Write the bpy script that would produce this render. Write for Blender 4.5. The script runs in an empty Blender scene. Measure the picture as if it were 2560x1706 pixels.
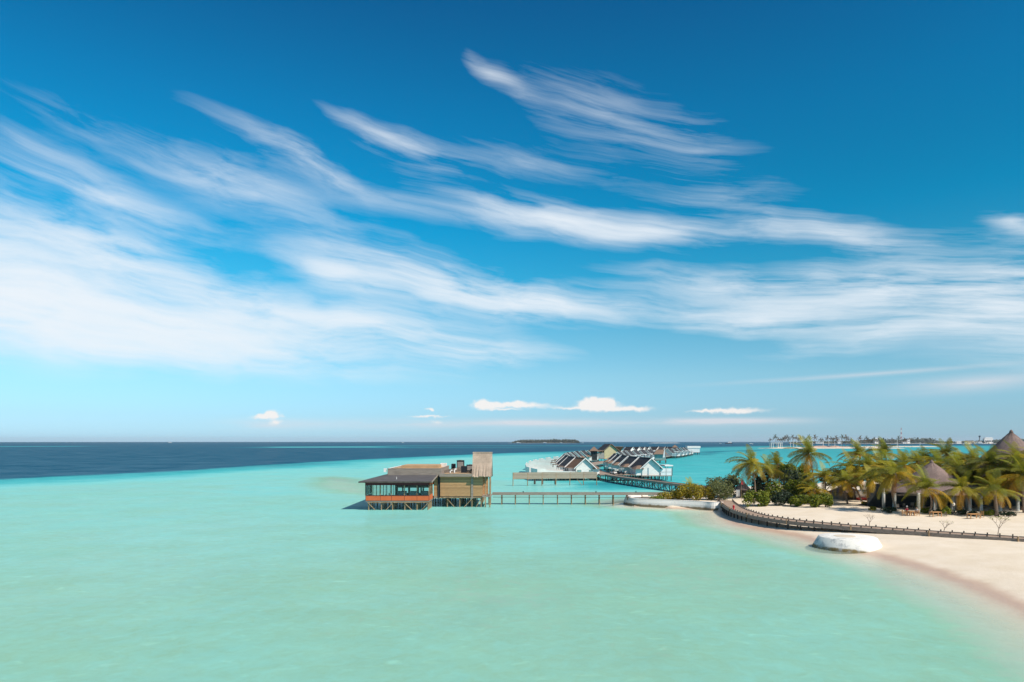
import bpy, math, random
import numpy as np
from mathutils import Vector, Matrix
R = math.radians
random.seed(7)
scene = bpy.context.scene
col = scene.collection

# ------------------------------------------------------------------ camera
F, EYE, H = 1706.0, 1103.0, 13.0            # focal length in photo pixels, eye level row, camera height
REARTH = 2.0e7
cam_d = bpy.data.cameras.new('camera')
cam_d.sensor_width = 36.0
cam_d.lens = F * 36.0 / 2560.0
cam_d.shift_y = (EYE - 853.0) / 2560.0
cam_d.clip_start, cam_d.clip_end = 0.5, 80000.0
cam = bpy.data.objects.new('camera', cam_d)
cam.location = (0, 0, H)
cam.rotation_euler = (R(90), 0, 0)
col.objects.link(cam)
scene.camera = cam
scene.render.resolution_x, scene.render.resolution_y = 1024, 682

# ------------------------------------------------------------------ sun, exposure
SUN_EL, SUN_AZ = R(47), R(127)              # azimuth clockwise from +Y (view direction)
sv = Vector((math.sin(SUN_AZ) * math.cos(SUN_EL), math.cos(SUN_AZ) * math.cos(SUN_EL), math.sin(SUN_EL)))
sun_d = bpy.data.lights.new('sun', 'SUN')
sun_d.energy = 5.0
sun_d.angle = R(0.5)
sun_d.color = (1.0, 0.90, 0.77)
sun = bpy.data.objects.new('sun', sun_d)
sun.rotation_euler = sv.to_track_quat('Z', 'Y').to_euler()
sun.location = (0, 0, 100)
col.objects.link(sun)
vs = scene.view_settings
vs.view_transform, vs.look, vs.exposure, vs.gamma = 'Standard', 'None', 0.12, 1.0
vs.use_curve_mapping = False

# ------------------------------------------------------------------ world: sky with cirrus
world = bpy.data.worlds.new('World')
scene.world = world
world.cycles.sampling_method = 'MANUAL'
world.cycles.sample_map_resolution = 256
world.use_nodes = True
wn, wl = world.node_tree.nodes, world.node_tree.links
wn.clear()

def N(nodes, kind, **kw):
    n = nodes.new(kind)
    for k, v in kw.items():
        setattr(n, k, v)
    return n

class NT:
    """small helper to chain maths nodes"""
    def __init__(s, tree):
        s.n, s.l = tree.nodes, tree.links
    def put(s, sock, v):
        if hasattr(v, 'node'):
            s.l.new(v, sock)
        else:
            sock.default_value = v
    def m(s, op, a, b=0.0, c=0.0, clamp=False):
        n = s.n.new('ShaderNodeMath'); n.operation = op; n.use_clamp = clamp
        s.put(n.inputs[0], a); s.put(n.inputs[1], b); s.put(n.inputs[2], c)
        return n.outputs[0]
    def mapr(s, v, a, b, c=0.0, d=1.0, smooth=True):
        n = s.n.new('ShaderNodeMapRange'); n.interpolation_type = 'SMOOTHSTEP' if smooth else 'LINEAR'
        s.put(n.inputs[0], v); s.put(n.inputs[1], a); s.put(n.inputs[2], b); s.put(n.inputs[3], c); s.put(n.inputs[4], d)
        return n.outputs[0]
    def xyz(s, x, y, z=0.0):
        n = s.n.new('ShaderNodeCombineXYZ')
        s.put(n.inputs[0], x); s.put(n.inputs[1], y); s.put(n.inputs[2], z)
        return n.outputs[0]
    def noise(s, vec, scale, detail=4.0, rough=0.55, dist=0.0, out=0):
        n = s.n.new('ShaderNodeTexNoise')
        s.l.new(vec, n.inputs['Vector'])
        n.inputs['Scale'].default_value = scale; n.inputs['Detail'].default_value = detail
        n.inputs['Roughness'].default_value = rough; n.inputs['Distortion'].default_value = dist
        return n.outputs[out]
    def mix(s, f, a, b, blend='MIX'):
        n = s.n.new('ShaderNodeMix'); n.data_type = 'RGBA'; n.blend_type = blend
        s.put(n.inputs[0], f); s.put(n.inputs[6], a); s.put(n.inputs[7], b)
        return n.outputs[2]

W = NT(world.node_tree)
sky = N(wn, 'ShaderNodeTexSky', sky_type='NISHITA', sun_disc=False)
sky.sun_elevation, sky.sun_rotation = SUN_EL, SUN_AZ
sky.altitude, sky.air_density, sky.dust_density, sky.ozone_density = 10.0, 1.0, 0.4, 2.0
SKY_STRENGTH = 0.10
tc = N(wn, 'ShaderNodeTexCoord')
sp = N(wn, 'ShaderNodeSeparateXYZ'); wl.new(tc.outputs['Generated'], sp.inputs[0])
DX, DY, DZ = sp.outputs
AZ = W.m('ARCTAN2', DX, DY)
HL = W.m('SQRT', W.m('ADD', W.m('MULTIPLY', DX, DX), W.m('MULTIPLY', DY, DY)))
EL = W.m('DIVIDE', DZ, W.m('MAXIMUM', HL, 0.05))
# deeper, more cyan blue (polarised look): the sky colour filtered by height above the horizon
fr_ = N(wn, 'ShaderNodeValToRGB'); wl.new(W.m('DIVIDE', EL, 3.0, clamp=True), fr_.inputs[0])
SKYF = [(0.0, (.56, 1.0, 1.66)), (.031, (.55, .90, 1.34)), (.09, (.66, 1.06, 1.22)), (.148, (.50, 1.10, 1.20)), (.23, (.16, 1.15, 1.30)), (.312, (.03, 1.12, 1.36)), (.47, (.03, .93, 1.24)), (.64, (.04, .66, .98)), (1.2, (.32, .72, .95)), (3.0, (.62, .82, .95))]
fr_.color_ramp.elements[0].color = rgba0 = tuple(v / 2 for v in SKYF[0][1]) + (1,)
fr_.color_ramp.elements[1].color = tuple(v / 2 for v in SKYF[-1][1]) + (1,)
for e_, c_ in SKYF[1:-1]:
    fr_.color_ramp.elements.new(e_ / 3.0).color = tuple(v / 2 for v in c_) + (1,)
SKYC = W.mix(1.0, W.mix(1.0, sky.outputs[0], fr_.outputs[0], 'MULTIPLY'), (2, 2, 2, 1), 'MULTIPLY')

# polarising filter: Rayleigh light is polarised across the line to the sun
vn = N(wn, 'ShaderNodeVectorMath', operation='NORMALIZE'); wl.new(tc.outputs['Generated'], vn.inputs[0])
vd = N(wn, 'ShaderNodeVectorMath', operation='DOT_PRODUCT'); wl.new(vn.outputs[0], vd.inputs[0]); vd.inputs[1].default_value = sv
vc = N(wn, 'ShaderNodeVectorMath', operation='CROSS_PRODUCT'); wl.new(vn.outputs[0], vc.inputs[0]); vc.inputs[1].default_value = sv
vcn = N(wn, 'ShaderNodeVectorMath', operation='NORMALIZE'); wl.new(vc.outputs[0], vcn.inputs[0])
vq = N(wn, 'ShaderNodeVectorMath', operation='DOT_PRODUCT'); wl.new(vcn.outputs[0], vq.inputs[0]); vq.inputs[1].default_value = (math.cos(R(20)), 0, math.sin(R(20)))
c2_ = W.m('MULTIPLY', vd.outputs['Value'], vd.outputs['Value'])
PP = W.m('MULTIPLY', W.m('DIVIDE', W.m('SUBTRACT', 1.0, c2_), W.m('ADD', 1.0, c2_)), W.mapr(EL, 0.0, 0.40, 0.20, 0.62))
pol = W.m('ADD', W.m('SUBTRACT', 1.0, PP), W.m('MULTIPLY', W.m('MULTIPLY', PP, 2.0), W.m('MULTIPLY', vq.outputs['Value'], vq.outputs['Value'])))
pol = W.m('MULTIPLY', W.m('MINIMUM', pol, 1.15), 1.12)
ps_ = N(wn, 'ShaderNodeVectorMath', operation='SCALE'); wl.new(SKYC, ps_.inputs[0]); wl.new(pol, ps_.inputs['Scale'])
SKYC = ps_.outputs[0]

UV = W.xyz(AZ, EL, 0.0)
# slow warp so that streaks bend
wv = N(wn, 'ShaderNodeTexNoise'); wl.new(UV, wv.inputs['Vector']); wv.inputs['Scale'].default_value = 3.2; wv.inputs['Detail'].default_value = 3.0
wo = N(wn, 'ShaderNodeVectorMath', operation='SUBTRACT'); wl.new(wv.outputs['Color'], wo.inputs[0]); wo.inputs[1].default_value = (0.5, 0.5, 0.5)
ws = N(wn, 'ShaderNodeVectorMath', operation='MULTIPLY'); wl.new(wo.outputs[0], ws.inputs[0]); ws.inputs[1].default_value = (0.16, 0.085, 0.0)
UVW = N(wn, 'ShaderNodeVectorMath', operation='ADD'); wl.new(UV, UVW.inputs[0]); wl.new(ws.outputs[0], UVW.inputs[1])
UVW = UVW.outputs[0]

def dirpx(px, py):
    x, y = (px - 1280.0) / F, (EYE - py) / F
    return math.atan(x), y / math.sqrt(1 + x * x)

def blobsum(blobs, vec, k=1.088):
    acc = None
    for (px, py, ln, th, ang, st) in blobs:
        a, e = dirpx(px * k, py * k)
        mp = N(wn, 'ShaderNodeMapping', vector_type='TEXTURE')
        wl.new(vec, mp.inputs[0])
        mp.inputs['Location'].default_value = (a, e, 0)
        mp.inputs['Rotation'].default_value = (0, 0, -R(ang))
        mp.inputs['Scale'].default_value = (ln * k / F * 1.35, th * k / F * 2.0, 1)
        g = N(wn, 'ShaderNodeTexGradient', gradient_type='QUADRATIC_SPHERE'); wl.new(mp.outputs[0], g.inputs[0])
        v = W.m('MULTIPLY', g.outputs[1], st)
        acc = v if acc is None else W.m('ADD', acc, v)
    return acc

CIRRUS = [  # px, py (2353-wide picture), half length, half thickness, slope, strength
    (700, 385, 330, 34, 20, .95), (1300, 520, 430, 40, 7, 1.15), (1480, 545, 240, 22, 4, .6), (480, 410, 420, 52, 15, .95),
    (250, 450, 320, 30, 13, .8), (120, 350, 200, 20, 17, .5), (880, 315, 250, 28, 17, .7), (1000, 395, 320, 55, 15, .5), (1150, 165, 130, 20, 30, .7),
    (1380, 250, 330, 85, 22, .50), (1560, 340, 240, 60, 20, .36), (1230, 370, 300, 40, 14, .45),
    (300, 575, 380, 52, 13, 1.2), (420, 735, 640, 80, 4, 1.35), (30, 700, 380, 95, 5, 1.0),
    (350, 800, 700, 46, 2, .8), (1000, 650, 380, 56, 11, 1.45), (800, 640, 150, 30, 18, .9), (1270, 692, 340, 34, 5, 1.2), (1100, 805, 270, 26, 3, .8), (850, 745, 420, 34, 8, 1.0),
    (1750, 655, 420, 36, 7, .95), (1750, 732, 300, 28, 7, 1.15), (2080, 690, 400, 46, 2, .95), (2060, 772, 380, 22, -4, .65),
    (1900, 550, 220, 30, 16, .9), (2230, 640, 260, 80, 16, .6), (2330, 500, 90, 22, 28, .6), (1650, 470, 260, 50, 12, .35),
    (2350, 730, 300, 60, 0, .5), (-250, 560, 420, 160, 8, 1.0), (2750, 640, 420, 150, -6, .8),
]
CIRRUS = [(a, b, c, d, e, s * (.70 if b < 420 else .95)) for (a, b, c, d, e, s) in CIRRUS]
cov = blobsum(CIRRUS, UVW)
# general cover away from the streaks, so the sky goes on outside the frame
cov = W.m('ADD', cov, W.m('MULTIPLY', W.mapr(W.noise(UV, 2.2, 2.0), 0.52, 0.75), W.mapr(W.m('ABSOLUTE', AZ), 0.72, 1.2, 0.0, 0.9)))
# fibres: noise stretched along the flow (falls to the right, flatter towards the horizon)
flow = W.m('MULTIPLY', EL, W.m('EXPONENT', W.m('MULTIPLY', AZ, 0.62)))
fx = W.xyz(W.m('MULTIPLY', AZ, 1.0), W.m('MULTIPLY', flow, 9.0), 0.0)
fxw = N(wn, 'ShaderNodeVectorMath', operation='ADD'); wl.new(fx, fxw.inputs[0])
fs = N(wn, 'ShaderNodeVectorMath', operation='SCALE'); wl.new(wo.outputs[0], fs.inputs[0]); fs.inputs['Scale'].default_value = 0.55
wl.new(fs.outputs[0], fxw.inputs[1])
fib = W.noise(fxw.outputs[0], 2.6, 7.0, 0.62)
fib2 = W.noise(fxw.outputs[0], 7.5, 5.0, 0.6)
fibre = W.m('ADD', W.m('MULTIPLY', W.mapr(fib, 0.30, 0.70), 0.75), W.m('MULTIPLY', W.mapr(fib2, 0.30, 0.72), 0.35))
dens = W.m('MULTIPLY', cov, W.m('ADD', 0.03, W.m('MULTIPLY', fibre, 1.12)))
alpha = W.m('SUBTRACT', 1.0, W.m('EXPONENT', W.m('MULTIPLY', W.m('MAXIMUM', W.m('SUBTRACT', dens, 0.065), 0.0), -1.8)))
alpha = W.m('MULTIPLY', alpha, W.mapr(EL, 0.02, 0.12, 0.0, 1.0))
# small fair-weather clouds and a pale bank over the horizon
CUMULI = [
    (1115, 932, 42, 9, 0, 1.5), (1105, 927, 20, 9, 0, 1.2), (1200, 932, 110, 6, 0, 1.1), (1180, 927, 60, 5, -3, .9),
    (1375, 932, 62, 12, 0, 1.8), (1362, 925, 30, 12, 0, 1.5), (1398, 926, 22, 10, 0, 1.4), (1450, 940, 75, 6, 0, 1.3), (1310, 938, 70, 4, 0, .8),
    (1690, 944, 95, 6, 0, 1.2), (1620, 945, 60, 3, 0, .8), (990, 941, 11, 3.5, 0, 1.5), (612, 958, 45, 5, -4, 1.3), (624, 952, 22, 8, -8, 1.4), (632, 971, 22, 8, 0, .8), (985, 957, 70, 3, 0, 1.0), (1000, 970, 30, 7, 0, .55),
    (1160, 941, 60, 2.5, 0, .8),
]
cw = N(wn, 'ShaderNodeTexNoise'); wl.new(UV, cw.inputs['Vector']); cw.inputs['Scale'].default_value = 95.0; cw.inputs['Detail'].default_value = 4.0
cwo = N(wn, 'ShaderNodeVectorMath', operation='SUBTRACT'); wl.new(cw.outputs['Color'], cwo.inputs[0]); cwo.inputs[1].default_value = (0.5, 0.5, 0.5)
cws = N(wn, 'ShaderNodeVectorMath', operation='MULTIPLY'); wl.new(cwo.outputs[0], cws.inputs[0]); cws.inputs[1].default_value = (0.022, 0.009, 0)
cuv = N(wn, 'ShaderNodeVectorMath', operation='ADD'); wl.new(UV, cuv.inputs[0]); wl.new(cws.outputs[0], cuv.inputs[1])
cum = W.m('MULTIPLY', W.mapr(blobsum(CUMULI, cuv.outputs[0]), 0.08, 0.85), 0.88)
BANK = [(900, 975, 330, 11, 0, .5), (1400, 972, 500, 10, 0, .6), (1640, 968, 220, 6, 0, .8), (1200, 972, 160, 5, 0, .5), (620, 978, 130, 13, 0, .35), (2250, 880, 220, 16, -3, .5), (2000, 860, 400, 5, -2, .35)]
bank = W.m('MULTIPLY', blobsum(BANK, UV), W.mapr(W.noise(W.xyz(AZ, W.m('MULTIPLY', EL, 9.0)), 6.0, 4.0), 0.25, 0.6, 0.15, 1.4))
bank = W.m('MINIMUM', bank, 0.75)
g = 1.0 / SKY_STRENGTH
c1 = W.mix(alpha, SKYC, (0.80 * g, 0.85 * g, 0.90 * g, 1))
c2 = W.mix(bank, c1, (0.72 * g, 0.71 * g, 0.75 * g, 1))
c3 = W.mix(cum, c2, (0.93 * g, 0.87 * g, 0.83 * g, 1))
bg = N(wn, 'ShaderNodeBackground'); wl.new(c3, bg.inputs[0]); bg.inputs[1].default_value = SKY_STRENGTH
wout = N(wn, 'ShaderNodeOutputWorld'); wl.new(bg.outputs[0], wout.inputs[0])

# ------------------------------------------------------------------ helpers
def P(px, py, z=0.0):
    """photo pixel -> point on the level z"""
    d = (H - z) * F / (py - EYE)
    return Vector(((px - 1280.0) / F * d, d, z))
def D(px, py, d):
    """photo pixel -> point at distance d"""
    return Vector(((px - 1280.0) / F * d, d, H - (py - EYE) / F * d))
def XD(px, d, z=0.0):
    return Vector(((px - 1280.0) / F * d, d, z))
def drop(d):
    return -d * d / (2 * REARTH)

MATS = {}
def newmat(name):
    m = bpy.data.materials.new(name); m.use_nodes = True
    m.node_tree.nodes.clear()
    t = NT(m.node_tree)
    out = t.n.new('ShaderNodeOutputMaterial')
    MATS[name] = m
    return m, t, out
def principled(t, out, rough=0.7, spec=0.3):
    b = t.n.new('ShaderNodeBsdfPrincipled')
    b.inputs['Roughness'].default_value = rough
    b.inputs['Specular IOR Level'].default_value = spec
    t.l.new(b.outputs[0], out.inputs[0])
    return b
def bump(t, b, h, strength=0.3, dist=0.05):
    n = t.n.new('ShaderNodeBump'); n.inputs['Strength'].default_value = strength; n.inputs['Distance'].default_value = dist
    t.l.new(h, n.inputs['Height']); t.l.new(n.outputs[0], b.inputs['Normal'])
def objco(t):
    return t.n.new('ShaderNodeTexCoord').outputs['Object']
def rgba(c, k=1.0):
    return (c[0] * k, c[1] * k, c[2] * k, 1.0)

def plain(name, c, rough=0.7, var=0.25, scale=1.5, spec=0.3, bmp=0.0, stretch=(1, 1, 1)):
    m, t, out = newmat(name); b = principled(t, out, rough, spec)
    mp = t.n.new('ShaderNodeMapping'); t.l.new(objco(t), mp.inputs[0]); mp.inputs['Scale'].default_value = stretch
    n = t.noise(mp.outputs[0], scale, 5.0, 0.6)
    t.l.new(t.mix(t.mapr(n, 0.3, 0.7), rgba(c, 1 - var), rgba(c, 1 + var * 0.6)), b.inputs['Base Color'])
    if bmp: bump(t, b, n, bmp, 0.05)
    return m
def planks(name, c, axis=2, width=0.18, var=0.3, rough=0.75, line=0.35):
    """weathered boards: each board its own tone, dark joints, grain"""
    m, t, out = newmat(name); b = principled(t, out, rough, 0.2)
    s = t.n.new('ShaderNodeSeparateXYZ'); co = objco(t); t.l.new(co, s.inputs[0])
    q = t.m('DIVIDE', s.outputs[axis], width)
    fl = t.m('FLOOR', q); fr = t.m('FRACT', q)
    wnz = t.n.new('ShaderNodeTexWhiteNoise'); wnz.noise_dimensions = '1D'; t.l.new(fl, wnz.inputs['W'])
    tone = t.mapr(wnz.outputs[0], 0, 1, 1 - var, 1 + var * 0.5, False)
    st = [1.0, 1.0, 1.0]; st[axis] = 12.0
    mp = t.n.new('ShaderNodeMapping'); t.l.new(co, mp.inputs[0]); mp.inputs['Scale'].default_value = st
    gr = t.mapr(t.noise(mp.outputs[0], 1.3, 5.0, 0.65), 0.25, 0.75, 0.75, 1.15)
    jt = t.mapr(t.m('ABSOLUTE', t.m('SUBTRACT', fr, 0.5)), 0.42, 0.49, 1.0, line)
    k = t.m('MULTIPLY', t.m('MULTIPLY', tone, gr), jt)
    v = t.n.new('ShaderNodeVectorMath'); v.operation = 'SCALE'; v.inputs[0].default_value = c[:3]; t.l.new(k, v.inputs['Scale'])
    t.l.new(v.outputs[0], b.inputs['Base Color'])
    bump(t, b, jt, 0.4, 0.02)
    return m

plain('white_paint', (0.82, 0.78, 0.74), 0.6, 0.06, 0.8)
plain('white_render', (0.80, 0.75, 0.70), 0.8, 0.12, 0.35, bmp=0.1)
plain('shade_panel', (0.74, 0.75, 0.74), 0.5, 0.06, 0.8)
plain('slate_roof', (0.052, 0.050, 0.054), 0.8, 0.35, 1.2, stretch=(1, 1, 4), spec=0.15)
plain('brown_roof', (0.23, 0.125, 0.075), 0.85, 0.25, 1.4, stretch=(1, 1, 4), spec=0.15)
plain('tan_roof', (0.22, 0.15, 0.11), 0.85, 0.25, 1.4, stretch=(1, 1, 4), spec=0.15)
plain('grey_shingle', (0.105, 0.098, 0.10), 0.8, 0.3, 1.1, stretch=(0.6, 3, 3), spec=0.2)
plain('post_wood', (0.35, 0.24, 0.14), 0.85, 0.45, 2.2, stretch=(1, 1, 0.5))
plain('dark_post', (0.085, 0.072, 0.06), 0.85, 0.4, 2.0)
plain('grey_wood', (0.29, 0.24, 0.20), 0.85, 0.25, 1.5, stretch=(0.4, 2, 4))
plain('orange_panel', (0.62, 0.135, 0.045), 0.5, 0.08, 0.7)
plain('maroon', (0.11, 0.025, 0.028), 0.6, 0.15, 1.0)
plain('dark_metal', (0.016, 0.019, 0.026), 0.5, 0.3, 2.0)
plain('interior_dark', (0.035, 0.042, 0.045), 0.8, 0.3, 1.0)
plain('terracotta_floor', (0.46, 0.30, 0.165), 0.85, 0.12, 0.7)
plain('cushion_white', (0.78, 0.77, 0.74), 0.9, 0.05, 2.0)
plain('cushion_grey', (0.32, 0.40, 0.44), 0.9, 0.08, 2.0)
plain('cream_wall', (0.55, 0.45, 0.26), 0.8, 0.08, 1.0)
plain('teal_wall', (0.22, 0.36, 0.34), 0.8, 0.1, 1.0)
plain('bark', (0.26, 0.19, 0.145), 0.9, 0.4, 3.0, bmp=0.4, stretch=(1, 1, 6))
plain('twig', (0.32, 0.235, 0.18), 0.9, 0.25, 3.0)
plain('teak', (0.52, 0.27, 0.11), 0.6, 0.15, 3.0)
plain('red_cloth', (0.55, 0.03, 0.045), 0.8, 0.1, 3.0)
plain('skin', (0.45, 0.26, 0.18), 0.6, 0.05, 3.0)
plain('dark_cloth', (0.05, 0.045, 0.06), 0.9, 0.15, 3.0)
plain('hair', (0.03, 0.02, 0.015), 0.7, 0.1, 3.0)
plain('column_white', (0.46, 0.46, 0.43), 0.8, 0.1, 1.5)
plain('grey_render', (0.30, 0.275, 0.25), 0.9, 0.15, 0.8)
plain('tower_red', (0.45, 0.07, 0.06), 0.6, 0.05, 1.0)
plain('far_sand', (0.66, 0.56, 0.44), 0.9, 0.12, 0.05)
plain('far_bank', (0.50, 0.33, 0.26), 0.9, 0.2, 0.05)
plain('hull_dark', (0.03, 0.05, 0.09), 0.4, 0.1, 1.0)
planks('wall_boards', (0.47, 0.275, 0.135), 2, 0.30, 0.22, line=0.55)
planks('fence_boards', (0.47, 0.365, 0.275), 2, 0.26, 0.18, line=0.6)
planks('deck_boards', (0.36, 0.27, 0.205), 1, 0.20, 0.16, line=0.6)
planks('deck_boards_grey', (0.34, 0.30, 0.25), 0, 0.20, 0.18, line=0.6)
planks('shiplap', (0.84, 0.79, 0.74), 2, 0.25, 0.04, line=0.86)

def thatch(name, c):
    m, t, out = newmat(name); b = principled(t, out, 0.95, 0.05)
    mp = t.n.new('ShaderNodeMapping'); t.l.new(objco(t), mp.inputs[0]); mp.inputs['Scale'].default_value = (7, 7, 1.1)
    n = t.noise(mp.outputs[0], 1.6, 6.0, 0.7)
    n2 = t.noise(objco(t), 0.5, 3.0)
    k = t.m('MULTIPLY', t.mapr(n, 0.25, 0.75, 0.62, 1.2), t.mapr(n2, 0.3, 0.7, 0.78, 1.12))
    v = t.n.new('ShaderNodeVectorMath'); v.operation = 'SCALE'; v.inputs[0].default_value = c; t.l.new(k, v.inputs['Scale'])
    t.l.new(v.outputs[0], b.inputs['Base Color'])
    bump(t, b, n, 0.6, 0.12)
thatch('thatch_tan', (0.47, 0.36, 0.28))
thatch('thatch_grey', (0.25, 0.185, 0.165))

def glass(name, tint=(0.62, 0.74, 0.74)):
    m, t, out = newmat(name)
    tr = t.n.new('ShaderNodeBsdfTransparent'); tr.inputs[0].default_value = rgba(tint)
    gl = t.n.new('ShaderNodeBsdfGlossy'); gl.inputs['Roughness'].default_value = 0.03
    fr = t.n.new('ShaderNodeFresnel'); fr.inputs[0].default_value = 1.5
    mx = t.n.new('ShaderNodeMixShader'); t.l.new(fr.outputs[0], mx.inputs[0]); t.l.new(tr.outputs[0], mx.inputs[1]); t.l.new(gl.outputs[0], mx.inputs[2])
    t.l.new(mx.outputs[0], out.inputs[0])
glass('window_glass', (0.80, 0.86, 0.86))

def leafmat(name, colours, transl=0.3, rough=0.55):
    """leaf clumps: tone varies from leaf to leaf; object colour tints"""
    m, t, out = newmat(name)
    geo = t.n.new('ShaderNodeNewGeometry'); oi = t.n.new('ShaderNodeObjectInfo')
    rp = t.n.new('ShaderNodeValToRGB'); cr = rp.color_ramp
    cr.elements[0].color = rgba(colours[0]); cr.elements[1].color = rgba(colours[-1])
    for i, c in enumerate(colours[1:-1]):
        e = cr.elements.new((i + 1) / (len(colours) - 1)); e.color = rgba(c)
    t.l.new(geo.outputs['Random Per Island'], rp.inputs[0])
    cl = t.mix(1.0, rp.outputs[0], oi.outputs['Color'], 'MULTIPLY')
    b = t.n.new('ShaderNodeBsdfPrincipled'); b.inputs['Roughness'].default_value = rough; b.inputs['Specular IOR Level'].default_value = 0.35
    t.l.new(cl, b.inputs['Base Color'])
    tr = t.n.new('ShaderNodeBsdfTranslucent'); t.l.new(cl, tr.inputs[0])
    mx = t.n.new('ShaderNodeMixShader'); mx.inputs[0].default_value = transl
    t.l.new(b.outputs[0], mx.inputs[1]); t.l.new(tr.outputs[0], mx.inputs[2]); t.l.new(mx.outputs[0], out.inputs[0])
leafmat('frond', [(0.85, 0.85, 0.85), (1.1, 1.1, 1.1)], 0.35)
leafmat('leaf_yellow', [(0.34, 0.25, 0.012), (0.20, 0.18, 0.012), (0.46, 0.33, 0.02), (0.13, 0.13, 0.012)], 0.3)
leafmat('leaf_green', [(0.10, 0.15, 0.010), (0.17, 0.22, 0.012), (0.26, 0.26, 0.014), (0.05, 0.08, 0.010)], 0.3)
leafmat('leaf_grey', [(0.12, 0.14, 0.045), (0.19, 0.20, 0.065), (0.08, 0.10, 0.03)], 0.2)
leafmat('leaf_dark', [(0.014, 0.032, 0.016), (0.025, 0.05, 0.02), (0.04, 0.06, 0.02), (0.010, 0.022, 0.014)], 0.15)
leafmat('leaf_far', [(0.045, 0.060, 0.035), (0.07, 0.08, 0.045), (0.035, 0.05, 0.035)], 0.1)

class MB:
    """collects shapes into one mesh"""
    def __init__(s): s.v, s.f = [], []
    def add(s, vs, fs):
        o = len(s.v); s.v += [tuple(v) for v in vs]; s.f += [tuple(i + o for i in f) for f in fs]
        return s
    def box(s, x0, x1, y0, y1, z0, z1):
        return s.add([(x0, y0, z0), (x1, y0, z0), (x1, y1, z0), (x0, y1, z0), (x0, y0, z1), (x1, y0, z1), (x1, y1, z1), (x0, y1, z1)],
                     [(0, 3, 2, 1), (4, 5, 6, 7), (0, 1, 5, 4), (1, 2, 6, 5), (2, 3, 7, 6), (3, 0, 4, 7)])
    def bar(s, a, b, w, h=None, up=(0, 0, 1)):
        """rectangular bar from a to b"""
        a, b = Vector(a), Vector(b); h = h or w
        d = (b - a).normalized(); u = Vector(up)
        if abs(d.dot(u)) > 0.98: u = Vector((0, 1, 0))
        r = d.cross(u).normalized() * (w / 2); u = r.cross(d).normalized() * (h / 2)
        vs = [p + i * r + j * u for p in (a, b) for (i, j) in ((-1, -1), (1, -1), (1, 1), (-1, 1))]
        return s.add(vs, [(0, 3, 2, 1), (4, 5, 6, 7), (0, 1, 5, 4), (1, 2, 6, 5), (2, 3, 7, 6), (3, 0, 4, 7)])
    def tube(s, pts, rad, n=6, cap=True):
        pts = [Vector(p) for p in pts]
        if not hasattr(rad, '__len__'): rad = [rad] * len(pts)
        vs, fs = [], []
        for i, p in enumerate(pts):
            d = (pts[min(i + 1, len(pts) - 1)] - pts[max(i - 1, 0)]).normalized()
            u = Vector((1, 0, 0)) if abs(d.x) < 0.9 else Vector((0, 1, 0))
            a = d.cross(u).normalized(); b = d.cross(a).normalized()
            for k in range(n):
                t = 2 * math.pi * k / n
                vs.append(p + (a * math.cos(t) + b * math.sin(t)) * rad[i])
        for i in range(len(pts) - 1):
            for k in range(n):
                k2 = (k + 1) % n
                fs.append((i * n + k, i * n + k2, (i + 1) * n + k2, (i + 1) * n + k))
        if cap:
            fs.append(tuple(range(n - 1, -1, -1))); fs.append(tuple((len(pts) - 1) * n + k for k in range(n)))
        return s.add(vs, fs)
    def lathe(s, prof, n=24, c=(0, 0, 0)):
        vs, fs = [], []
        for (r, z) in prof:
            for k in range(n):
                t = 2 * math.pi * k / n
                vs.append((c[0] + r * math.cos(t), c[1] + r * math.sin(t), c[2] + z))
        for i in range(len(prof) - 1):
            for k in range(n):
                k2 = (k + 1) % n
                fs.append((i * n + k, i * n + k2, (i + 1) * n + k2, (i + 1) * n + k))
        fs.append(tuple(range(n - 1, -1, -1))); fs.append(tuple((len(prof) - 1) * n + k for k in range(n)))
        return s.add(vs, fs)
    def slab(s, quad, th):
        """polygon (top face, any winding) thickened downwards along -z"""
        q = [Vector(p) for p in quad]; n = len(q)
        lo = [p - Vector((0, 0, th)) for p in q]
        fs = [tuple(range(n)), tuple(range(2 * n - 1, n - 1, -1))]
        for i in range(n):
            j = (i + 1) % n; fs.append((i, i + n, j + n, j))
        return s.add(q + lo, fs)
    def prism(s, poly_xz, y0, y1):
        n = len(poly_xz)
        vs = [(x, y0, z) for x, z in poly_xz] + [(x, y1, z) for x, z in poly_xz]
        fs = [tuple(range(n)), tuple(range(2 * n - 1, n - 1, -1))]
        for i in range(n):
            j = (i + 1) % n; fs.append((i, i + n, j + n, j))
        return s.add(vs, fs)
    def mesh(s, name, mat, smooth=False):
        me = bpy.data.meshes.new(name); me.from_pydata(s.v, [], s.f)
        me.materials.append(MATS[mat] if isinstance(mat, str) else mat)
        import bmesh
        bm = bmesh.new(); bm.from_mesh(me); bmesh.ops.recalc_face_normals(bm, faces=bm.faces); bm.to_mesh(me); bm.free()
        if smooth: me.polygons.foreach_set('use_smooth', [True] * len(me.polygons))
        me.update(); return me
    def build(s, name, mat, parent=None, smooth=False, loc=(0, 0, 0)):
        return link(name, s.mesh(name, mat, smooth), parent, loc)
def link(name, data, parent=None, loc=(0, 0, 0)):
    o = bpy.data.objects.new(name, data); col.objects.link(o)
    o.location = loc
    if parent: o.parent = parent
    return o
def tag(o, label=None, cat=None, group=None, kind=None):
    if label: o['label'] = label
    if cat: o['category'] = cat
    if group: o['group'] = group
    if kind: o['kind'] = kind
    return o
def thing(name, loc, rz=0.0, label=None, cat=None, group=None):
    o = link(name, None, None, loc); o.rotation_euler = (0, 0, rz); o.empty_display_size = 0.2
    return tag(o, label, cat, group)
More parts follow.
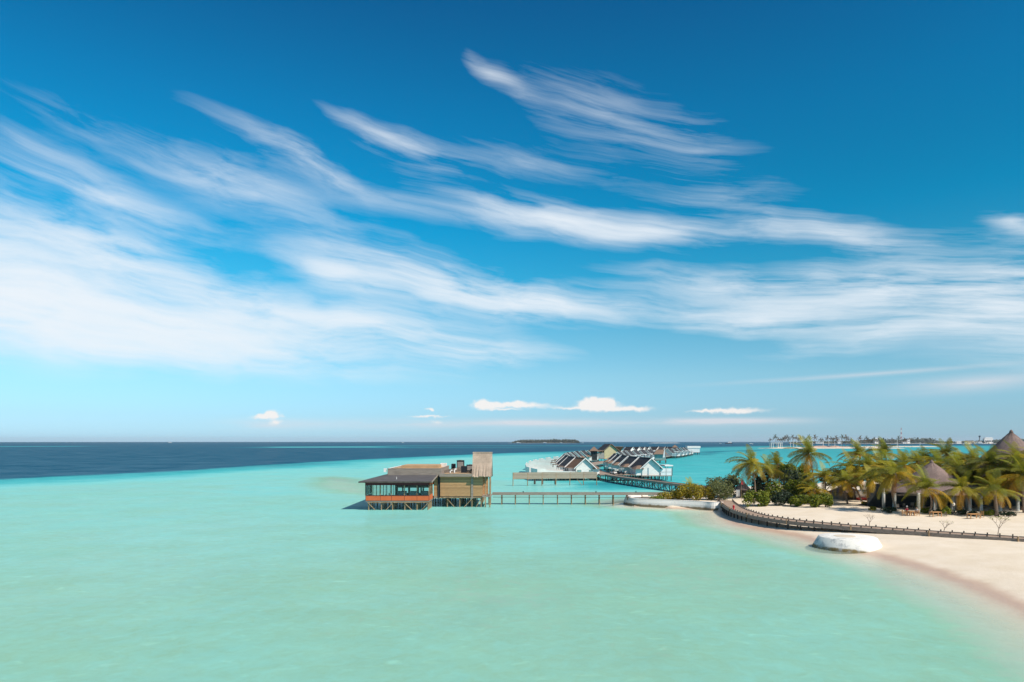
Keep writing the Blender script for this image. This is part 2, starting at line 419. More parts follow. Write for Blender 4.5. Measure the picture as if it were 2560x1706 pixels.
def copy_tree(o, parent=None):
    c = o.copy(); col.objects.link(c); c.parent = parent
    for ch in KIDS.get(o.name, [x for x in o.children]): copy_tree(ch, c)
    return c
KIDS = {}
ORD = 'first second third fourth fifth sixth seventh eighth ninth tenth eleventh twelfth thirteenth fourteenth fifteenth sixteenth seventeenth eighteenth nineteenth twentieth'.split()
def nth(i):
    if i < 20: return ORD[i]
    tens = {2: 'twenty', 3: 'thirty', 4: 'forty', 5: 'fifty', 6: 'sixty', 7: 'seventy'}
    t, u = divmod(i + 1, 10)
    if u == 0: return {3: 'thirtieth', 4: 'fortieth', 5: 'fiftieth', 6: 'sixtieth', 7: 'seventieth'}[t]
    return tens[t] + '-' + ORD[u - 1]

# ------------------------------------------------------------------ terrain and sea
def vnoise(x, y, seed=0):
    xi, yi = np.floor(x).astype(np.int64), np.floor(y).astype(np.int64)
    xf, yf = x - xi, y - yi
    def h(a, b):
        n = (a * 374761393 + b * 668265263 + seed * 1442695041) & 0x7fffffff
        n = ((n ^ (n >> 13)) * 1274126177) & 0x7fffffff
        return ((n ^ (n >> 16)) & 0xffff) / 65535.0
    u, v = xf * xf * (3 - 2 * xf), yf * yf * (3 - 2 * yf)
    return (h(xi, yi) * (1 - u) + h(xi + 1, yi) * u) * (1 - v) + (h(xi, yi + 1) * (1 - u) + h(xi + 1, yi + 1) * u) * v
def fbm(x, y, seed=0, o=4):
    s, a, t = 0, 0.5, 0
    for i in range(o):
        s = s + a * vnoise(x * 2 ** i, y * 2 ** i, seed + i); t += a; a *= 0.5
    return s / t
def sstep(a, b, x):
    t = np.clip((x - a) / (b - a), 0, 1); return t * t * (3 - 2 * t)

def pp(pts, z=0.0):
    return [tuple(P(a, b, z)[:2]) for a, b in pts]
SHORE = [(30, 15), (35, 34)] + pp([(2560, 1524), (2480, 1488), (2406, 1457), (2330, 1430), (2270, 1410), (2185, 1388), (2110, 1372), (2066, 1361), (1995, 1340), (1950, 1331), (1896, 1322), (1845, 1312),
        (1815, 1295), (1803, 1281), (1785, 1275), (1760, 1272.5), (1696, 1270), (1611, 1266), (1575, 1263)]) + \
        [(23.6, 142), (25, 145), (30, 150), (36, 157), (43, 166), (52, 174), (66, 184), (90, 197), (130, 212), (200, 225), (320, 215), (340, 15)]
SHOAL = pp([(713, 1222), (760, 1235), (900, 1247), (985, 1252), (1010, 1225), (960, 1198), (850, 1187), (745, 1193)])
def sdist(x, y, poly):
    """signed distance, positive inside"""
    d = np.full(x.shape, 1e9); ins = np.zeros(x.shape, bool)
    n = len(poly)
    for i in range(n):
        ax, ay = poly[i]; bx, by = poly[(i + 1) % n]
        ex, ey = bx - ax, by - ay
        t = np.clip(((x - ax) * ex + (y - ay) * ey) / (ex * ex + ey * ey), 0, 1)
        d = np.minimum(d, np.hypot(x - ax - t * ex, y - ay - t * ey))
        c = ((ay > y) != (by > y)) & (x < (bx - ax) * (y - ay) / (by - ay + 1e-12) + ax)
        ins ^= c
    return np.where(ins, d, -d)

EDGE = [(-600, 1240), (-300, 1218), (0, 1196), (250, 1186), (450, 1176), (700, 1160), (1000, 1144), (1240, 1134), (1400, 1128.5), (1600, 1121), (1750, 1117.5), (1900, 1114.5), (2100, 1113.5), (2560, 1113.5), (3200, 1113.5)]
e_az = np.array([math.atan((a - 1280) / F) for a, b in EDGE])
e_r = np.array([math.log(P(a, b).xy.length) for a, b in EDGE])
SHOALS = [(1117.5, 1.9, 560, 1080, 1.0), (1115, 0.8, 850, 1640, .9), (1119.6, .8, 850, 1440, .85), (1114, .9, -400, 330, .9), (1119, .6, -400, 380, .55), (1118.5, .8, 500, 700, .7),
          (1109.5, .6, 1500, 2000, .5), (1111.5, .5, 900, 1500, .35)]
def sea_depth(x, y):
    r = np.hypot(x, y) + 1e-6; az = np.arctan2(x, y)
    q = np.log(r) - np.interp(az, e_az, e_r)
    q = q + 0.05 * (fbm(x / 30, y / 30, 3) - 0.5) * np.clip(300 / r, 0.1, 1)
    lag = 1.35 + 0.5 * sstep(60, 130, r) + 0.6 * sstep(150, 330, r)          # lagoon depth; its rise with distance partly paints sky reflection into the colour
    right = sstep(-0.02, 0.16, az) * sstep(150, 230, r)
    lag = lag + right * (1.9 + 0.8 * sstep(300, 900, r))
    lag = lag + 0.55 * (fbm(x / 22, y / 14, 11) - 0.5)
    streak = fbm(x / (40 + r * .12), y / (6 + r * .045), 21)
    lag = lag + right * 3.0 * sstep(0.60, 0.74, streak) + (1 - right) * .9 * sstep(0.62, 0.78, streak) * sstep(120, 260, r)
    lip = lag + 2.6 * sstep(-0.30, -0.02, q)
    d = lip + (19 - lip) * sstep(-0.03, 0.035, q)
    py = EYE + F * (H / r)
    px = 1280 + F * np.tan(np.clip(az, -1.3, 1.3))
    for (yc, th, x0, x1, st) in SHOALS:
        m = np.exp(-((py - yc) / th) ** 2) * sstep(x0 - 40, x0 + 160, px) * (1 - sstep(x1 - 160, x1 + 40, px)) * st * (np.abs(az) < 1.2)
        d = d * (1 - m) + 3.0 * m
    sh = sstep(-1.5, 14, sdist(x, y, SHOAL) + 5 * (fbm(x / 9, y / 9, 5) - .5))
    d = d * (1 - sh) + 0.9 * sh
    return d
def terrain(x, y):
    s = sdist(x, y, SHORE)
    s = s + 0.8 * (fbm(x / 5, y / 5, 31) - 0.5) * sstep(-12, -1, s) * (y < 126)
    wall = sstep(125, 133, y)                                              # behind the retaining wall the fill stands level
    inland = (1 - np.exp(-np.maximum(s, 0) / 7.0)) * 1.25
    inw = sstep(0.5, 1.0, s) * 1.22
    up = inland * (1 - wall) + inw * wall
    up = up + 0.16 * (fbm(x / 6, y / 6, 41) - 0.5) * sstep(2, 8, s) * (1 - wall)
    o = np.maximum(-s, 0)
    dep = sea_depth(x, y)
    near = np.where(y < 140, 1.0, 0.0)
    slope = o * 0.11
    down = np.minimum(dep, slope + dep * sstep(2, 22, o))
    return np.where(s > 0, up, -down), dep, s

def polar(radii, angs):
    rr, aa = np.meshgrid(radii, angs, indexing='ij')
    x, y = rr * np.sin(aa), rr * np.cos(aa)
    nr, na = rr.shape
    i = np.arange((nr - 1) * na).reshape(nr - 1, na)
    j = np.roll(i, -1, axis=1)
    faces = np.stack([i, i + na, j + na, j], -1).reshape(-1, 4)
    return x.ravel(), y.ravel(), faces[:, ::-1]
def np_mesh(name, x, y, z, faces, mat, attrs=None, smooth=True):
    me = bpy.data.meshes.new(name)
    me.vertices.add(len(x)); me.vertices.foreach_set('co', np.stack([x, y, z], 1).astype(np.float32).ravel())
    n = len(faces); me.loops.add(n * 4); me.polygons.add(n)
    me.loops.foreach_set('vertex_index', faces.astype(np.int32).ravel())
    me.polygons.foreach_set('loop_start', np.arange(0, n * 4, 4, dtype=np.int32))
    me.polygons.foreach_set('use_smooth', np.full(n, smooth))
    for k, v in (attrs or {}).items():
        a = me.attributes.new(k, 'FLOAT', 'POINT'); a.data.foreach_set('value', v.astype(np.float32))
    me.materials.append(MATS[mat]); me.update(calc_edges=True); me.validate()
    return me

# sand
m, t, out = newmat('sand'); b = principled(t, out, 0.9, 0.15)
geo = t.n.new('ShaderNodeNewGeometry'); s_ = t.n.new('ShaderNodeSeparateXYZ'); t.l.new(geo.outputs['Position'], s_.inputs[0])
PZ = s_.outputs[2]
n1 = t.noise(geo.outputs['Position'], 0.35, 6.0, 0.6); n2 = t.noise(geo.outputs['Position'], 3.0, 5.0, 0.6)
dry = t.mix(t.mapr(n1, 0.3, 0.7), (0.68, 0.57, 0.43, 1), (0.745, 0.64, 0.51, 1))
dry = t.mix(t.mapr(n2, 0.60, 0.78, 0.0, 0.35), dry, (0.50, 0.39, 0.27, 1))
wet = (0.56, 0.40, 0.295, 1)
wz = t.m('ADD', PZ, t.m('MULTIPLY', t.m('SUBTRACT', n1, 0.5), 0.22))
cl = t.mix(t.mapr(wz, 0.05, 0.34), wet, dry)
cl = t.mix(t.mapr(wz, -0.25, 0.02), (0.70, 0.60, 0.47, 1), cl)
t.l.new(cl, b.inputs['Base Color'])
t.l.new(t.mapr(wz, 0.02, 0.3, 0.35, 0.92), b.inputs['Roughness'])
bump(t, b, t.m('ADD', n2, t.m('MULTIPLY', n1, 2.0)), 0.5, 0.06)

# sea: body colour follows depth and painted ripple light, sky reflection on top
m, t, out = newmat('sea_water')
at = t.n.new('ShaderNodeAttribute'); at.attribute_name = 'depth'
geo = t.n.new('ShaderNodeNewGeometry'); POS = geo.outputs['Position']
pat = t.noise(POS, 0.09, 5.0, 0.6)
rip = t.noise(POS, 0.8, 5.0, 0.65, 0.6)
dep = t.m('ADD', at.outputs['Fac'], t.m('MULTIPLY', t.m('SUBTRACT', pat, 0.5), t.m('MULTIPLY', at.outputs['Fac'], 0.55)))
dep = t.m('ADD', dep, t.m('MULTIPLY', t.m('SUBTRACT', rip, 0.5), t.m('MINIMUM', t.m('MULTIPLY', at.outputs['Fac'], 0.75), 1.4)))  # caustic-like ripple pattern painted into the colour by shifting the depth
rp = t.n.new('ShaderNodeValToRGB'); cr = rp.color_ramp
fac = t.m('POWER', t.m('DIVIDE', t.m('MAXIMUM', dep, 0.0), 20.0), 0.5)
t.l.new(fac, rp.inputs[0])
STOPS = [(0.0, (0.62, 0.60, 0.48)), (0.7, (0.50, 0.67, 0.56)), (1.2, (0.315, 0.615, 0.455)), (1.9, (0.27, 0.635, 0.56)), (2.7, (0.205, 0.635, 0.605)), (4.2, (0.060, 0.455, 0.475)), (7.0, (0.010, 0.19, 0.245)), (12.0, (0.005, 0.095, 0.165)), (20.0, (0.005, 0.078, 0.145))]
cr.elements[0].color = rgba(STOPS[0][1]); cr.elements[1].color = rgba(STOPS[-1][1])
for (dd, c) in STOPS[1:-1]:
    cr.elements.new(math.sqrt(dd / 20.0)).color = rgba(c)
rd = t.n.new('ShaderNodeTexNoise'); rd.noise_type = 'RIDGED_MULTIFRACTAL'
mpw = t.n.new('ShaderNodeMapping'); t.l.new(POS, mpw.inputs[0]); mpw.inputs['Scale'].default_value = (0.75, 1.25, 1); mpw.inputs['Rotation'].default_value = (0, 0, 0.35)
t.l.new(mpw.outputs[0], rd.inputs['Vector']); rd.inputs['Scale'].default_value = 0.75; rd.inputs['Detail'].default_value = 4.0; rd.inputs['Roughness'].default_value = 0.55; rd.inputs['Distortion'].default_value = 0.8
rk = t.mapr(rd.outputs[0], 0.2, 1.3, 0.86, 1.16, False)  # light and dark of the waves, multiplied into the body colour
rk = t.m('MULTIPLY', rk, t.mapr(t.noise(POS, 0.16, 6.0, 0.7), 0.25, 0.75, 0.93, 1.07, False))
rv = t.n.new('ShaderNodeVectorMath'); rv.operation = 'SCALE'; t.l.new(rp.outputs[0], rv.inputs[0]); t.l.new(rk, rv.inputs['Scale'])
dif = t.n.new('ShaderNodeBsdfDiffuse'); t.l.new(rv.outputs[0], dif.inputs[0])
trn = t.n.new('ShaderNodeBsdfTransparent')
t.l.new(t.mix(t.mapr(dep, 0.0, 1.0), (1, 1, 1, 1), (0.78, 0.97, 0.90, 1)), trn.inputs[0])
opac = t.m('SUBTRACT', 1.0, t.m('EXPONENT', t.m('MULTIPLY', dep, -1.15)), clamp=True)
body = t.n.new('ShaderNodeMixShader'); t.l.new(opac, body.inputs[0]); t.l.new(trn.outputs[0], body.inputs[1]); t.l.new(dif.outputs[0], body.inputs[2])
wv1 = t.noise(POS, 0.55, 4.0, 0.6, 0.5); wv2 = t.noise(POS, 2.6, 3.0, 0.6, 0.3)
hgt = t.m('ADD', t.m('MULTIPLY', wv1, 0.30), t.m('MULTIPLY', wv2, 0.06))
bp = t.n.new('ShaderNodeBump'); bp.inputs['Strength'].default_value = 0.35; bp.inputs['Distance'].default_value = 0.6; t.l.new(hgt, bp.inputs['Height'])
gl = t.n.new('ShaderNodeBsdfGlossy'); gl.inputs['Roughness'].default_value = 0.12; gl.inputs[0].default_value = (0.9, 0.95, 1, 1); t.l.new(bp.outputs[0], gl.inputs['Normal'])
bp2 = t.n.new('ShaderNodeBump'); bp2.inputs['Strength'].default_value = 0.16; bp2.inputs['Distance'].default_value = 0.6; t.l.new(hgt, bp2.inputs['Height']); t.l.new(bp2.outputs[0], dif.inputs['Normal'])
fr = t.n.new('ShaderNodeFresnel'); fr.inputs[0].default_value = 1.33; t.l.new(bp.outputs[0], fr.inputs['Normal'])
ff = t.m('MINIMUM', t.m('MULTIPLY', fr.outputs[0], 0.45), 0.13)
ff = t.m('MULTIPLY', ff, t.mapr(at.outputs['Fac'], 0.0, 0.5))
ff = t.m('MULTIPLY', ff, t.mapr(t.noise(POS, 0.035, 6.0, 0.72), 0.3, 0.7, 0.25, 1.15))
mx = t.n.new('ShaderNodeMixShader'); t.l.new(ff, mx.inputs[0]); t.l.new(body.outputs[0], mx.inputs[1]); t.l.new(gl.outputs[0], mx.inputs[2])
t.l.new(mx.outputs[0], out.inputs[0])

front = np.arange(-50, 50.01, 0.16)
rest = np.arange(53, 308, 3.0)
angs = np.radians(np.concatenate([front, rest]))
radii = np.concatenate([np.geomspace(4, 24000, 340)])
gx, gy, gf = polar(radii, angs)
gz, gdep, gs = terrain(gx, gy)
curve = -(gx ** 2 + gy ** 2) / (2 * REARTH)
tag(link('ground', np_mesh('ground', gx, gy, gz + curve, gf, 'sand')), kind='structure')
wdepth = np.where(gs > 0, 0.0, np.maximum(-gz, 0.0))
tag(link('sea', np_mesh('sea', gx, gy, curve * 1.0, gf, 'sea_water', {'depth': wdepth})), kind='structure')
def ground_z(x, y):
    return float(terrain(np.array([float(x)]), np.array([float(y)]))[0][0])
def G(px, py, z=1.15):
    """photo pixel on the beach -> point on the sand"""
    for _ in range(3):
        p = P(px, py, z); z = ground_z(p.x, p.y)
    return Vector((p.x, p.y, z))

# ------------------------------------------------------------------ overwater restaurant
def posts(parent, pts, r=0.11, mat='post_wood', name='post', n=7):
    """round posts, one object each; same heights share mesh data"""
    cache = {}
    for (x, y, z0, z1) in pts:
        k = (round(z0, 2), round(z1, 2))
        if k not in cache:
            cache[k] = MB().tube([(0, 0, z0), (0, 0, z1)], [r * 1.1, r], n).mesh(name, mat)
        link(name, cache[k], parent, (x, y, 0))

rx0, rx1, ry0, ry1 = -27.5, -15.6, 128.2, 133.8         # dining room
rest = thing('overwater_restaurant', (-20, 131, 0), 0, 'orange and weathered-wood restaurant on stilts with thatched tower at its right end', 'restaurant')
ox, oy = 20.0, -131.0                                    # world -> local
def L(p): return (p[0] + ox, p[1] + oy, p[2])
def lbox(mb, x0, x1, y0, y1, z0, z1): return mb.box(x0 + ox, x1 + ox, y0 + oy, y1 + oy, z0, z1)
# floor and panels
lbox(MB(), rx0, rx1, ry0 + .02, ry1 + 6, 1.55, 1.80).build('floor', 'grey_wood', rest)
npan = [rx0, -24.73, -22.63, -20.2, -17.85, rx1]
for i in range(5):
    a, b = npan[i] + .03, npan[i + 1] - .03
    lbox(MB(), a, b, ry0 - .06, ry0 + .06, 1.82, 2.72).build('panel', 'orange_panel', rest)
    w = lbox(MB(), a + .08, b - .08, ry0 - .012, ry0 + .012, 2.80, 4.62).build('window_pane', 'window_glass', rest)
    if i < 2:
        lbox(MB(), (a + b) / 2 - .03, (a + b) / 2 + .03, ry0 - .04, ry0 + .04, 2.80, 4.62).build('mullion', 'dark_metal', w)
for i in range(6):
    x = npan[i]
    lbox(MB(), x - .08, x + .08, ry0 - .03, ry0 + .13, 2.72, 4.68).build('column', 'dark_post' if i in (0,) else 'post_wood', rest)
    lbox(MB(), x - .026, x + .026, ry0 - .05, ry0 + .05, 1.82, 2.72).build('panel_joint', 'dark_metal', rest)
lbox(MB(), rx0 - .05, rx1 + .05, ry0 - .10, ry0 + .10, 2.72, 2.80).build('sill', 'maroon', rest)
# side faces
for (x, nm) in ((rx1, 'right'), (rx0, 'left')):
    for k in range(2):
        a, b = ry0 + .10 + k * 2.75, ry0 + 2.80 + k * 2.75
        lbox(MB(), x - .06, x + .06, a, b, 1.82, 2.72).build('panel', 'orange_panel', rest)
        lbox(MB(), x - .012, x + .012, a + .1, b - .1, 2.80, 4.62).build('window_pane', 'window_glass', rest)
        lbox(MB(), x - .07, x + .07, b, b + .12, 1.82, 4.68).build('column', 'post_wood', rest)
lbox(MB(), rx0 - .08, rx1 + .08, ry0 - .08, ry1, 4.68, 5.28).build('wall_band', 'maroon', rest)
lbox(MB(), rx1 + .085, rx1 + .14, ry0 + .2, ry1 - .2, 4.70, 5.26).build('wall_band', 'orange_panel', rest)
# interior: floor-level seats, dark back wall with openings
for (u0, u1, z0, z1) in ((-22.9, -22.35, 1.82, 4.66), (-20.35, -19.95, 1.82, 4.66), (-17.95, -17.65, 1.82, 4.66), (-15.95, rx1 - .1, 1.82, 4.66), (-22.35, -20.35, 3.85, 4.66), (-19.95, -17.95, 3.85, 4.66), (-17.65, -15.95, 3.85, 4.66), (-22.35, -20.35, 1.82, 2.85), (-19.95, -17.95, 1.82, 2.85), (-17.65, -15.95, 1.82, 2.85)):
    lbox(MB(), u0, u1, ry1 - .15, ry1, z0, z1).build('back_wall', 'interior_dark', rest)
for k in range(7):
    x = rx0 + .2 + k * .68
    lbox(MB(), x, x + .10, ry1 - .1, ry1 + .02, 1.82, 4.66).build('mullion', 'dark_metal', rest)
for x in (-21.4, -19.0, -16.75):
    s_ = lbox(MB(), x - .85, x + .85, ry1 - 1.3, ry1 - .4, 1.82, 3.05).build('window_seat', 'cushion_white', rest)
    lbox(MB(), x - .85, x + .85, ry1 - .5, ry1 - .35, 3.053, 3.25).build('backrest', 'cushion_grey', s_)
for k in range(4):
    x, y = -26.3 + k * 1.05, 130.2 + (k % 2) * 1.6
    tb = MB(); tb.box(x - .4 + ox, x + .4 + ox, y - .4 + oy, y + .4 + oy, 2.5, 2.56); tb.bar(L((x, y, 1.81)), L((x, y, 2.5)), .1)
    tb.build('table', 'dark_post', rest)
# low-pitched roof with a hipped left end
ev = 5.46
A, B_, C, E = (-28.6, 127.1, ev), (-15.0, 127.1, ev), (-14.7, 134.2, 6.32), (-24.7, 134.2, 6.32)
rf = MB().slab([L(A), L(B_), L(C), L(E)], .16).build('roof', 'grey_shingle', rest)
MB().slab([L(A), L(E), L((-24.7, 150.0, 6.32)), L((-28.6, 152, ev))], .16).build('roof_side', 'grey_shingle', rf)
MB().bar(L((A[0], A[1] - .05, ev - .12)), L((B_[0], B_[1] - .05, ev - .12)), .1, .26).build('fascia', 'dark_post', rf)
MB().bar(L((B_[0] + .06, B_[1], ev - .12)), L((C[0] + .06, C[1], 6.2)), .1, .26).build('fascia', 'grey_wood', rf)
MB().tube([L((-21.9, 129.5, 5.7)), L((-21.9, 129.5, 6.2))], .06, 6).build('vent_pipe', 'white_paint', rf)
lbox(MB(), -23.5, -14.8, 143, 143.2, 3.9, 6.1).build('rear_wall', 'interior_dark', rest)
for x in (-24, -19.5, -15.2):
    for y in (142, 150): lbox(MB(), x - .15, x + .15, y - .15, y + .15, 1.82, 6.1).build('column', 'post_wood', rest)
# upper parapet with terrace floor inside
px0, px1, py0, py1, pz0, pz1 = -24.5, -13.9, 134.3, 151.0, 6.1, 7.55
for nm, bb in (('front', (px0, px1, py0, py0 + .18)), ('right', (px1 - .18, px1, py0 + .18, py1)), ('left', (px0, px0 + .18, py0 + .18, py1)), ('back', (px0 + .18, px1 - .18, py1 - .18, py1))):
    lbox(MB(), *bb, pz0, pz1 if nm != 'back' else pz1 - .1).build('parapet', 'grey_wood', rest)
    lbox(MB(), bb[0] - .04, bb[1] + .04, bb[2] - .04, bb[3] + .04, pz1 + .003 if nm != 'back' else pz1 - .097, pz1 + .06 if nm != 'back' else pz1 - .04).build('coping', 'cushion_white' if nm in ('back', 'left') else 'grey_wood', rest)
lbox(MB(), px0 + .18, px1 - .18, py0 + .18, py1 - .18, 7.25, 7.42).build('terrace_floor', 'terracotta_floor', rest)
lbox(MB(), px0 + 1.6, px1 - 1.4, py0 + 7, py1 - 1, 7.42, 7.95).build('roof_light', 'terracotta_floor', rest)
lbox(MB(), px0 - .75, px0 - .25, py0 + .0, py0 + .5, 6.9, 7.6).build('roof_tank', 'white_paint', rest)
lbox(MB(), px1 - 1.6, px1 - .3, py1 - 3.2, py1 - 1.8, 7.42, 8.2).build('stair_box', 'white_render', rest)
# wooden block
wx0, wx1, wy0, wy1 = -14.4, -5.85, 134.0, 139.0
lbox(MB(), -15.4, -14.1, wy0 + .35, wy0 + .5, 2.1, 6.0).build('wall', 'wall_boards', rest, )
lbox(MB(), -14.1, -8.05, wy0, wy0 + .15, 2.15, 6.0).build('wall', 'wall_boards', rest)
lbox(MB(), -7.62, wx1, wy0, wy0 + .15, 2.15, 6.0).build('wall', 'wall_boards', rest)
lbox(MB(), wx1 - .15, wx1 + .0, wy0 + .155, wy1, 2.15, 6.0).build('wall', 'wall_boards', rest)
lbox(MB(), -8.04, -7.63, wy0 - .12, wy0 + .12, 1.7, 6.15).build('pilaster', 'grey_wood', rest)
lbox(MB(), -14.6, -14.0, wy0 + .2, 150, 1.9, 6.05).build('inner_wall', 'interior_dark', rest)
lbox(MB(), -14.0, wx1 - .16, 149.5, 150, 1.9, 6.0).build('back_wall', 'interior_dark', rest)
lbox(MB(), -15.4, wx1, wy0 + .3, 150, 1.7, 2.1).build('floor', 'grey_wood', rest)
lbox(MB(), -14.2, -7.75, wy0 - .68, 150, 6.02, 6.60).build('flat_roof', 'grey_wood', rest)
lbox(MB(), -13.3, -7.9, wy0 - .55, 149, 6.603, 6.64).build('roof_deck', 'terracotta_floor', rest)
# sloping timber screen beside the roof plant
MB().slab([L((-13.5, 135.5, 6.66)), L((-9.9, 143, 6.68)), L((-9.9, 143, 7.75)), L((-13.5, 135.5, 7.2))], .12).build('screen', 'grey_wood', rest)
# stilts
pts = []
for x in (-27.0, -24.6, -22.5, -20.2, -17.9, -15.8):
    for y in (128.5, 130.2, 131.9, 133.5, 137, 141, 146, 150): pts.append((x + ox, y + oy, -2.4, 1.56))
posts(rest, pts, .115)
pts = []
for x in (-12.75, -10.3, -7.9, -6.1):
    for y in (134.2, 135.7, 137.2, 138.7, 142, 146, 149.5): pts.append((x + ox, y + oy, -2.4, 1.72))
for i in range(26):
    pts.append((random.uniform(-14.8, -6) + ox, random.uniform(139, 149) + oy, -2.4, 1.71))
posts(rest, pts, .10)
for (a, b, y, zt) in ((-27.0, -25.2, 128.45, 1.3), (-22.5, -24.2, 128.45, 1.3), (-20.2, -18.3, 128.45, 1.35), (-15.8, -17.5, 128.45, 1.35), (-12.7, -10.8, 134.1, 1.6), (-7.9, -9.9, 134.1, 1.6), (-6.1, -7.4, 134.1, 1.6)):
    MB().bar(L((a, y - .12, zt)), L((b, y - .12, -.5)), .13).build('brace', 'post_wood', rest)
MB().bar(L((-27.2, 128.3, 1.42)), L((-22.4, 128.3, 1.42)), .14).build('beam', 'post_wood', rest)
MB().bar(L((-22.3, 128.3, 1.46)), L((-15.6, 128.3, 1.46)), .14).build('beam', 'post_wood', rest)
MB().bar(L((-14.2, 134.0, 1.92)), L((-5.9, 134.0, 1.92)), .16).build('beam', 'post_wood', rest)
# thatched entrance tower
tx0, tx1 = -7.70, -4.05
yr, zr = 136.3, 10.65
tw = MB().slab([L((tx0 - .1, 133.0, 6.05)), L((tx1 + .1, 133.0, 6.05)), L((tx1, yr, zr)), L((tx0, yr, zr))], .0).v
def thatch_slope(y_e, sgn):
    n = 14; mb = MB(); vs, fs = [], []
    for i in range(n + 1):
        x = tx0 - .12 + (tx1 - tx0 + .24) * i / n
        j = random.uniform(-.16, .16)
        ze = 6.05 + j
        e = Vector((x + ox, y_e + oy - sgn * j * .5, ze)); m_ = Vector((x + ox, (y_e * .45 + yr * .55) + oy + sgn * .18, 6.05 * .45 + zr * .55)); r_ = Vector((x + ox, yr + oy, zr))
        off = Vector((0, sgn * .3, -.12))
        vs += [e, m_, r_, e + off, m_ + off, r_ + Vector((0, sgn * .05, -.3))]
    for i in range(n):
        a = i * 6; b = a + 6
        fs += [(a, b, b + 1, a + 1), (a + 1, b + 1, b + 2, a + 2), (a + 3, a + 4, b + 4, b + 3), (a + 4, a + 5, b + 5, b + 4), (a, a + 3, b + 3, b)]
    fs += [(0, 1, 4, 3), (1, 2, 5, 4)]; k = n * 6
    fs += [(k, k + 3, k + 4, k + 1), (k + 1, k + 4, k + 5, k + 2)]
    return mb.add(vs, fs)
tr_ = thatch_slope(133.0, 1).build('thatch_roof', 'thatch_tan', rest)
thatch_slope(139.6, -1).build('thatch_roof_rear', 'thatch_tan', tr_)
MB().tube([L((tx0 - .15, yr, zr + .02)), L((tx1 + .15, yr, zr + .02))], .14, 7).build('ridge_cap', 'thatch_tan', tr_)
MB().add([L((tx1 - .25, 133.5, 6.1)), L((tx1 - .25, 139.1, 6.1)), L((tx1 - .25, yr, 10.2)), L((tx1 - .33, 133.5, 6.1)), L((tx1 - .33, 139.1, 6.1)), L((tx1 - .33, yr, 10.2))], [(0, 1, 2), (5, 4, 3), (0, 3, 4, 1), (1, 4, 5, 2), (2, 5, 3, 0)]).build('gable', 'dark_post', rest)
for (x, y) in ((-4.35, 133.9), (-4.35, 138.7), (-5.4, 138.7), (-5.2, 133.9)):
    MB().tube([L((x, y, -2.0)), L((x, y, 6.2))], .11, 7).build('column', 'post_wood', rest)
lbox(MB(), wx1, -4.1, 133.8, 139.2, 2.0, 2.2).build('porch_floor', 'grey_wood', rest)
for z in (2.6, 3.0):
    MB().bar(L((-5.2, 133.9, z)), L((-4.35, 133.9, z)), .06).build('rail', 'post_wood', rest)
    MB().bar(L((-4.35, 133.9, z)), L((-4.35, 138.7, z)), .06).build('rail', 'post_wood', rest)
lbox(MB(), -5.84, -4.8, 138.3, 138.4, 2.2, 5.9).build('porch_wall', 'wall_boards', rest)

# rooftop plant
def unit(x, y, z, w, d, h, label):
    u = thing('air_conditioner', (x, y, z), 0, label, 'air conditioner', 'black plant boxes on the restaurant roof')
    MB().box(-w / 2, w / 2, -d / 2, d / 2, .08, h).build('casing', 'dark_metal', u)
    for sx in (-1, 1):
        MB().box(sx * w * .35 - .06, sx * w * .35 + .06, -d / 2, d / 2, 0, .08).build('foot', 'dark_post', u)
    MB().lathe([(min(w, d) * .32, 0), (min(w, d) * .32, .05), (min(w, d) * .1, .05)], 12, (0, 0, h)).build('fan_grille', 'post_wood', u)
    MB().box(-w * .4, w * .4, -d / 2 - .02, -d / 2, h * .25, h * .85).build('louvre', 'grey_render', u) if w > 1.3 else None
unit(-12.6, 147, 6.64, .9, .9, 1.45, 'narrow black box at the left end of the rooftop plant')
unit(-11.0, 146, 6.64, 1.55, 1.2, 2.25, 'tallest black box of the rooftop plant, behind the timber screen')
unit(-9.6, 136.4, 6.64, 1.1, .9, 1.35, 'black box nearest the roof edge, in front of the timber screen')
unit(-8.5, 140.5, 6.64, 1.7, 1.0, 1.5, 'wide low black box beside the thatched tower')
for i, (x, y, h) in enumerate(((-12.2, 134.6, .55), (-11.4, 134.9, .8), (-8.3, 135.2, .7))):
    c_ = thing('roof_duct', (x, y, 6.64), .3 * i, ['small white bent duct at the left of the roof edge', 'upright pale duct beside the timber screen', 'pale duct at the foot of the thatched tower'][i], 'duct', 'small ducts along the roof edge')
    MB().tube([(0, 0, 0), (0, 0, h * .7), (.18, 0, h), (.45, 0, h)], .13, 8).build('pipe', ['white_paint', 'cushion_white', 'tan_roof'][i], c_)
    MB().box(-.22, .22, -.22, .22, 0, .1).build('flange', 'grey_wood', c_)

# ------------------------------------------------------------------ straight pier
PY = 139.4
pier = thing('pier', (0, PY, 0), 0, 'straight grey timber footbridge on posts from the restaurant to the shore', 'pier')
pxs = [1222, 1254, 1288, 1323, 1358, 1394, 1429, 1464, 1499, 1534, 1569]
xs = [(p - 1280) / F * PY for p in pxs]
MB().box(-4.05, 31.5, 0, 2.0, 2.12, 2.24).build('deck', 'deck_boards_grey', pier)
for y in (0.0, 1.92):
    MB().box(-4.05, 31.5, y, y + .08, 1.94, 2.115).build('edge_beam', 'grey_wood', pier)
    MB().box(-4.05, 31.5, y, y + .12, 2.243, 2.40).build('kerb', 'grey_wood', pier)
pts = []
for x in xs:
    pts += [(x, .12, -2.2, 1.94), (x + .08, 1.85, -2.2, 1.94)]
posts(pier, pts, .105)
for x in xs: MB().box(x - .07, x + .07, -.1, 2.1, 1.78, 1.935).build('cross_beam', 'dark_post', pier)
